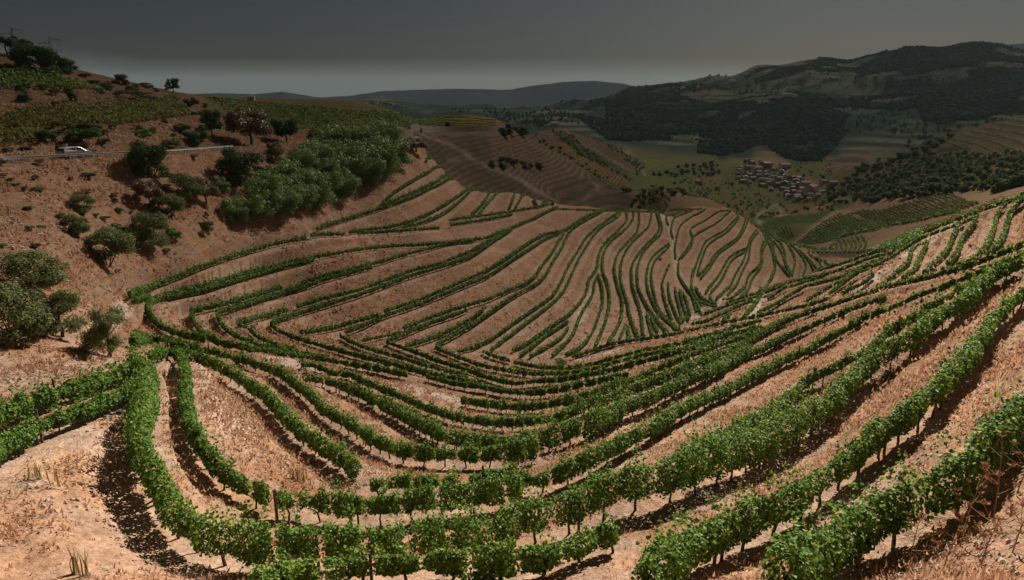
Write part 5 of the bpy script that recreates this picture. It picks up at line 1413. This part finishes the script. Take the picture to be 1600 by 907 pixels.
# dry weeds with umbels in the lower right corner
M_STRAW = plain('dry_stalk', (.34, .19, .085), .9, var=.35, scale=8)
M_UMBEL = plain('dry_umbel', (.38, .20, .11), .95, var=.3, scale=30)
def weed(px, py, hm, label, seed, leaf=True):
    g_ = random.Random(seed); p = gpt(px, py)
    if p is None: return
    o = empty('dry_weed', p, g_.uniform(0, 6)); tag(o, label, 'weed', 'dry weeds at the lower right')
    m = MB(); u = MB(); tips = []
    lx, ly = g_.uniform(-.25, .25), g_.uniform(-.2, .2)
    m.tube([(0, 0, -.1), (lx * .3, ly * .3, hm * .4), (lx, ly, hm * .8), (lx * 1.4, ly * 1.4, hm)], [.012, .010, .007, .004], 5); tips.append((lx * 1.4, ly * 1.4, hm))
    for k in range(9):
        f = g_.uniform(.3, .9); a = g_.uniform(0, 6.28); l = g_.uniform(.15, .4)
        b = (lx * f, ly * f, hm * f); t = (b[0] + math.cos(a) * l, b[1] + math.sin(a) * l, b[2] + g_.uniform(.1, .3))
        m.tube([b, ((b[0] + t[0]) / 2, (b[1] + t[1]) / 2, (b[2] + t[2]) / 2 - .02), t], [.007, .005, .003], 4); tips.append(t)
    me = m.mesh('stalk'); me.materials.append(M_STRAW); link('stalk', me, parent=o)
    for t in tips:
        u = MB()
        for k in range(13):
            a = g_.uniform(0, 6.28); l = g_.uniform(.02, .085)
            u.tube([(t[0] - math.cos(a) * .002, t[1] - math.sin(a) * .002, t[2] - .004), (t[0] + math.cos(a) * l, t[1] + math.sin(a) * l, t[2] + g_.uniform(.02, .06))], [.003, .009], 4)
        me = u.mesh('umbel'); me.materials.append(M_UMBEL); link('umbel', me, parent=o)
for k, (px, py, hm, lab) in enumerate([(1500, 850, 1.5, 'dry weed with open umbels leaning over the corner row'), (1555, 800, 1.7, 'tallest dry weed in the lower right corner'), (1590, 760, 1.6, 'dry weed at the right edge above the corner row'),
        (1420, 880, 1.1, 'short dry weed left of the leaning one'), (1580, 870, 1.3, 'bushy dry weed at the right edge bottom'), (1530, 895, 1.0, 'low dry weed at the bottom edge'), (1470, 905, 1.0, 'dry weed at the bottom edge under the corner row'), (1605, 700, 1.3, 'slim dry weed beside the upper corner row')]):
    weed(px, py, hm, lab, k)
# rush clumps on the bare banks
M_RUSH = plain('rush', (.30, .22, .085), .9, var=.3, scale=6)
def rush(px, py, hm, n_, label, spread=.35):
    p = gpt(px, py); g_ = random.Random(int(px)); m = MB()
    for k in range(n_):
        x, y = g_.uniform(-spread, spread), g_.uniform(-spread, spread) * .4; h = hm * g_.uniform(.6, 1.1)
        m.tube([(x, y, -.05), (x + g_.uniform(-.04, .04), y, h * .6), (x + g_.uniform(-.09, .09), y + g_.uniform(-.05, .05), h)], [.018, .014, .004], 4)
    me = m.mesh('rush_clump'); me.materials.append(M_RUSH); o = link('rush_clump', me); o.location = p; tag(o, label, 'grass clump')
rush(72, 762, .55, 16, 'upright dry rush clump on the pale lower left bank', .5)
rush(466, 755, .7, 26, 'yellow rush clump on the bank above the wooden post')
rush(128, 903, .75, 12, 'green tipped stalk clump at the bottom left edge', .2)
rush(375, 655, .6, 9, 'thin rush clump on the triangular bank')
rush(545, 775, .5, 14, 'small rush clump left of the gappy row')
# ------------------------------------------------------------------ dry grass, stones
M_GRASS = leafmat('dry_grass', (.25, .140, .075), (.40, .240, .130), (.54, .37, .22), (.42, .23, .10), rough=.9, trans=.35, spec=.05)
def pick(n_, r0, r1, th0, th1, seed, keep):
    g = np.random.default_rng(seed)
    th = g.uniform(th0, th1, n_); r = np.exp(g.uniform(math.log(r0), math.log(r1), n_))
    x, y = np.sin(th) * r, np.cos(th) * r
    fi = ((th - TH0) / (TH1 - TH0) * (NT - 1)).round().astype(int); fj = np.interp(np.log(r), LR, np.arange(NR)).round().astype(int)
    d = DIST[np.clip(fi, 0, NT - 1), np.clip(fj, 0, NR - 1)]
    k = keep(x, y, r, d, g)
    return x[k], y[k], r[k], g
def grass(n_, r0, r1, seed, hk, th0=RAD(-41), th1=RAD(41), reg=None):
    def keep(x, y, r, d, g):
        c = fbm(x / 2.2, y / 2.2, 81, 3)
        k = (g.random(len(x)) < sstep(.40, .62, c) + .10) & (d > .55)
        if reg is not None: k &= reg(x, y, r)
        return k
    x, y, r, g = pick(n_, r0, r1, th0, th1, seed, keep)
    z = zg(x, y); m = len(x); B = 5
    hh = hk * g.uniform(.5, 1.25, (m, B)) * (.7 + .006 * r[:, None]); wv = (.010 + .0011 * r)[:, None] * g.uniform(.7, 1.4, (m, B))
    a = g.uniform(0, 2 * np.pi, (m, B)); lean = g.uniform(.1, .75, (m, B)) * hh
    sp = .10 + .002 * r[:, None]
    bx = x[:, None] + g.normal(0, 1, (m, B)) * sp; by = y[:, None] + g.normal(0, 1, (m, B)) * sp; bz = np.repeat(z[:, None], B, 1) - .03
    dx, dy = np.cos(a), np.sin(a)
    wx, wy = -np.sin(a + .6), np.cos(a + .6)
    V = np.stack([np.stack([bx - wx * wv, by - wy * wv, bz], -1), np.stack([bx + wx * wv, by + wy * wv, bz], -1), np.stack([bx + dx * lean, by + dy * lean, bz + hh], -1)], 2).reshape(-1, 3)
    T = np.repeat(np.clip(g.beta(2.5, 2.2, m * B) * .95, 0, 1), 3)
    return V, T
parts = [grass(26000, 9, 40, 1, .16), grass(30000, 30, 130, 2, .22), grass(16000, 55, 220, 3, .22, RAD(-44), RAD(-8), lambda x, y, r: x < -.16 * y)]
V = np.concatenate([p_[0] for p_ in parts]); T = np.concatenate([p_[1] for p_ in parts])
tag(link('dry_grass', np_mesh('dry_grass', V, np.arange(len(V)).reshape(-1, 3), 3, attr={'tint': T}, mats=[M_GRASS])), 'short straw coloured grass on the banks between the rows', 'grass', kind='stuff')
M_ROCK = plain('schist', (.40, .30, .22), .95, var=.35, scale=4)
def stones():
    x1, y1, r1, g = pick(26000, 10, 110, RAD(-41), RAD(41), 21, lambda x, y, r, d, g: (g.random(len(x)) < sstep(.52, .66, fbm(x / 3.5, y / 3.5, 91, 3))) & (d > .9))
    x2, y2, r2, _ = pick(9000, 28, 90, RAD(-42), RAD(-20), 22, lambda x, y, r, d, g: (fbm(x / 5, y / 5, 93, 3) > .47) & (d > 1))
    x, y, r = np.r_[x1, x2], np.r_[y1, y2], np.r_[r1, r2]; m = len(x); z = zg(x, y)
    s = (.02 + .0012 * r) * g.uniform(.6, 1.9, m) ** 1.3
    base = np.array([(1, 0, 0), (-1, 0, 0), (0, 1, 0), (0, -1, 0), (0, 0, .6), (0, 0, -.6)], float)
    P_ = base[None] * s[:, None, None] * g.uniform(.6, 1.3, (m, 6, 1)) + g.normal(0, .12, (m, 6, 3)) * s[:, None, None]
    P_ += np.stack([x, y, z + s * .2], 1)[:, None]
    f = np.array([(0, 2, 4), (2, 1, 4), (1, 3, 4), (3, 0, 4), (2, 0, 5), (1, 2, 5), (3, 1, 5), (0, 3, 5)])
    Fc = (np.arange(m)[:, None, None] * 6 + f[None]).reshape(-1, 3)
    tag(link('stones', np_mesh('stones', P_.reshape(-1, 3), Fc, 3, mats=[M_ROCK])), 'loose grey schist stones strewn over the dry banks', 'stones', kind='stuff')
stones()
# ------------------------------------------------------------------ air
hz = bpy.data.materials.new('haze'); hz.use_nodes = True; ht = hz.node_tree; ht.nodes.clear()
ho = ht.nodes.new('ShaderNodeOutputMaterial'); hv = ht.nodes.new('ShaderNodeVolumePrincipled')
hv.inputs['Color'].default_value = (.50, .62, .67, 1); hv.inputs['Density'].default_value = 0.52e-4; hv.inputs['Anisotropy'].default_value = 0.0
ht.links.new(hv.outputs[0], ho.inputs['Volume'])
zlo = float(ZT.min()) - 1.0; zhi = max(float(ZT.max()) + 30, 40)
mb = MB(); mb.box((0, 8000, (zlo + zhi) / 2), (34000, 20000, zhi - zlo)); me = mb.mesh('haze'); me.materials.append(hz)
tag(link('haze', me), 'thin bluish air over the valley', 'haze', kind='stuff')
# unseen slab added above the frame to dim the sun on the far ground
CZ = 1500.0
ox, oy = SUNV.x / SUNV.z * CZ, SUNV.y / SUNV.z * CZ
def shade_veil():
    nx_, ny_ = 70, 120
    gx = np.r_[np.linspace(-5200, -420, 16), np.linspace(-400, 400, 38), np.linspace(420, 6500, 16)]; gy = np.r_[np.linspace(-240, 560, 70), np.geomspace(580, 9000, ny_ - 70)]
    X, Y = np.meshgrid(gx, gy, indexing='ij'); dome = sstep(0, 500, Y + 240)
    hgt = 60 * dome * (.4 + fbm(X / 420., Y / 420., 101, 4))
    top = np.stack([X + ox, Y + oy, CZ + 4 + hgt], -1); bot = np.stack([X + ox, Y + oy, CZ - 4 - hgt * .5], -1)
    V = np.concatenate([top.reshape(-1, 3), bot.reshape(-1, 3)]); ii_ = np.arange(nx_ * ny_).reshape(nx_, ny_)
    f = np.stack([ii_[:-1, :-1], ii_[1:, :-1], ii_[1:, 1:], ii_[:-1, 1:]], -1).reshape(-1, 4); nn_ = nx_ * ny_
    rim = np.concatenate([ii_[:, 0], ii_[-1, 1:], ii_[::-1, -1][1:], ii_[0, ::-1][1:-1]]); rn_ = np.roll(rim, -1)
    side = np.stack([rim, rn_, rn_ + nn_, rim + nn_], -1)
    thick = np.interp(Y - .9 * np.clip(X, -400, 400), [15, 40, 60, 90, 125, 150, 185, 230, 320], [0, .20, .35, .52, .66, .78, .86, .93, 1.])
    thick = np.clip(thick * (.94 + .12 * fbm(X / 300., Y / 300., 103, 3)), 0, 1)
    return np_mesh('shade_veil', V, np.concatenate([f, f[:, ::-1] + nn_, side]), 4, smooth=True, attr={'thick': np.r_[thick.ravel(), thick.ravel()]})
mc = bpy.data.materials.new('shade_veil_mat'); mc.use_nodes = True; ct = mc.node_tree; ct.nodes.clear()
co_ = ct.nodes.new('ShaderNodeOutputMaterial'); ctr = ct.nodes.new('ShaderNodeBsdfTransparent'); cdf = ct.nodes.new('ShaderNodeBsdfTranslucent'); cdf.inputs['Color'].default_value = (.14, .15, .16, 1)
cmx = ct.nodes.new('ShaderNodeMixShader'); cat_ = ct.nodes.new('ShaderNodeAttribute'); cat_.attribute_name = 'thick'
cml = ct.nodes.new('ShaderNodeMath'); cml.operation = 'MULTIPLY'; cml.inputs[1].default_value = 0.58
ct.links.new(cat_.outputs['Fac'], cml.inputs[0]); ct.links.new(cml.outputs[0], cmx.inputs[0]); ct.links.new(ctr.outputs[0], cmx.inputs[1]); ct.links.new(cdf.outputs[0], cmx.inputs[2]); ct.links.new(cmx.outputs[0], co_.inputs['Surface'])
cl = link('shade_veil', shade_veil(), mc); tag(cl, 'unseen veil added overhead to shade the far ground', 'shade_veil', kind='structure')
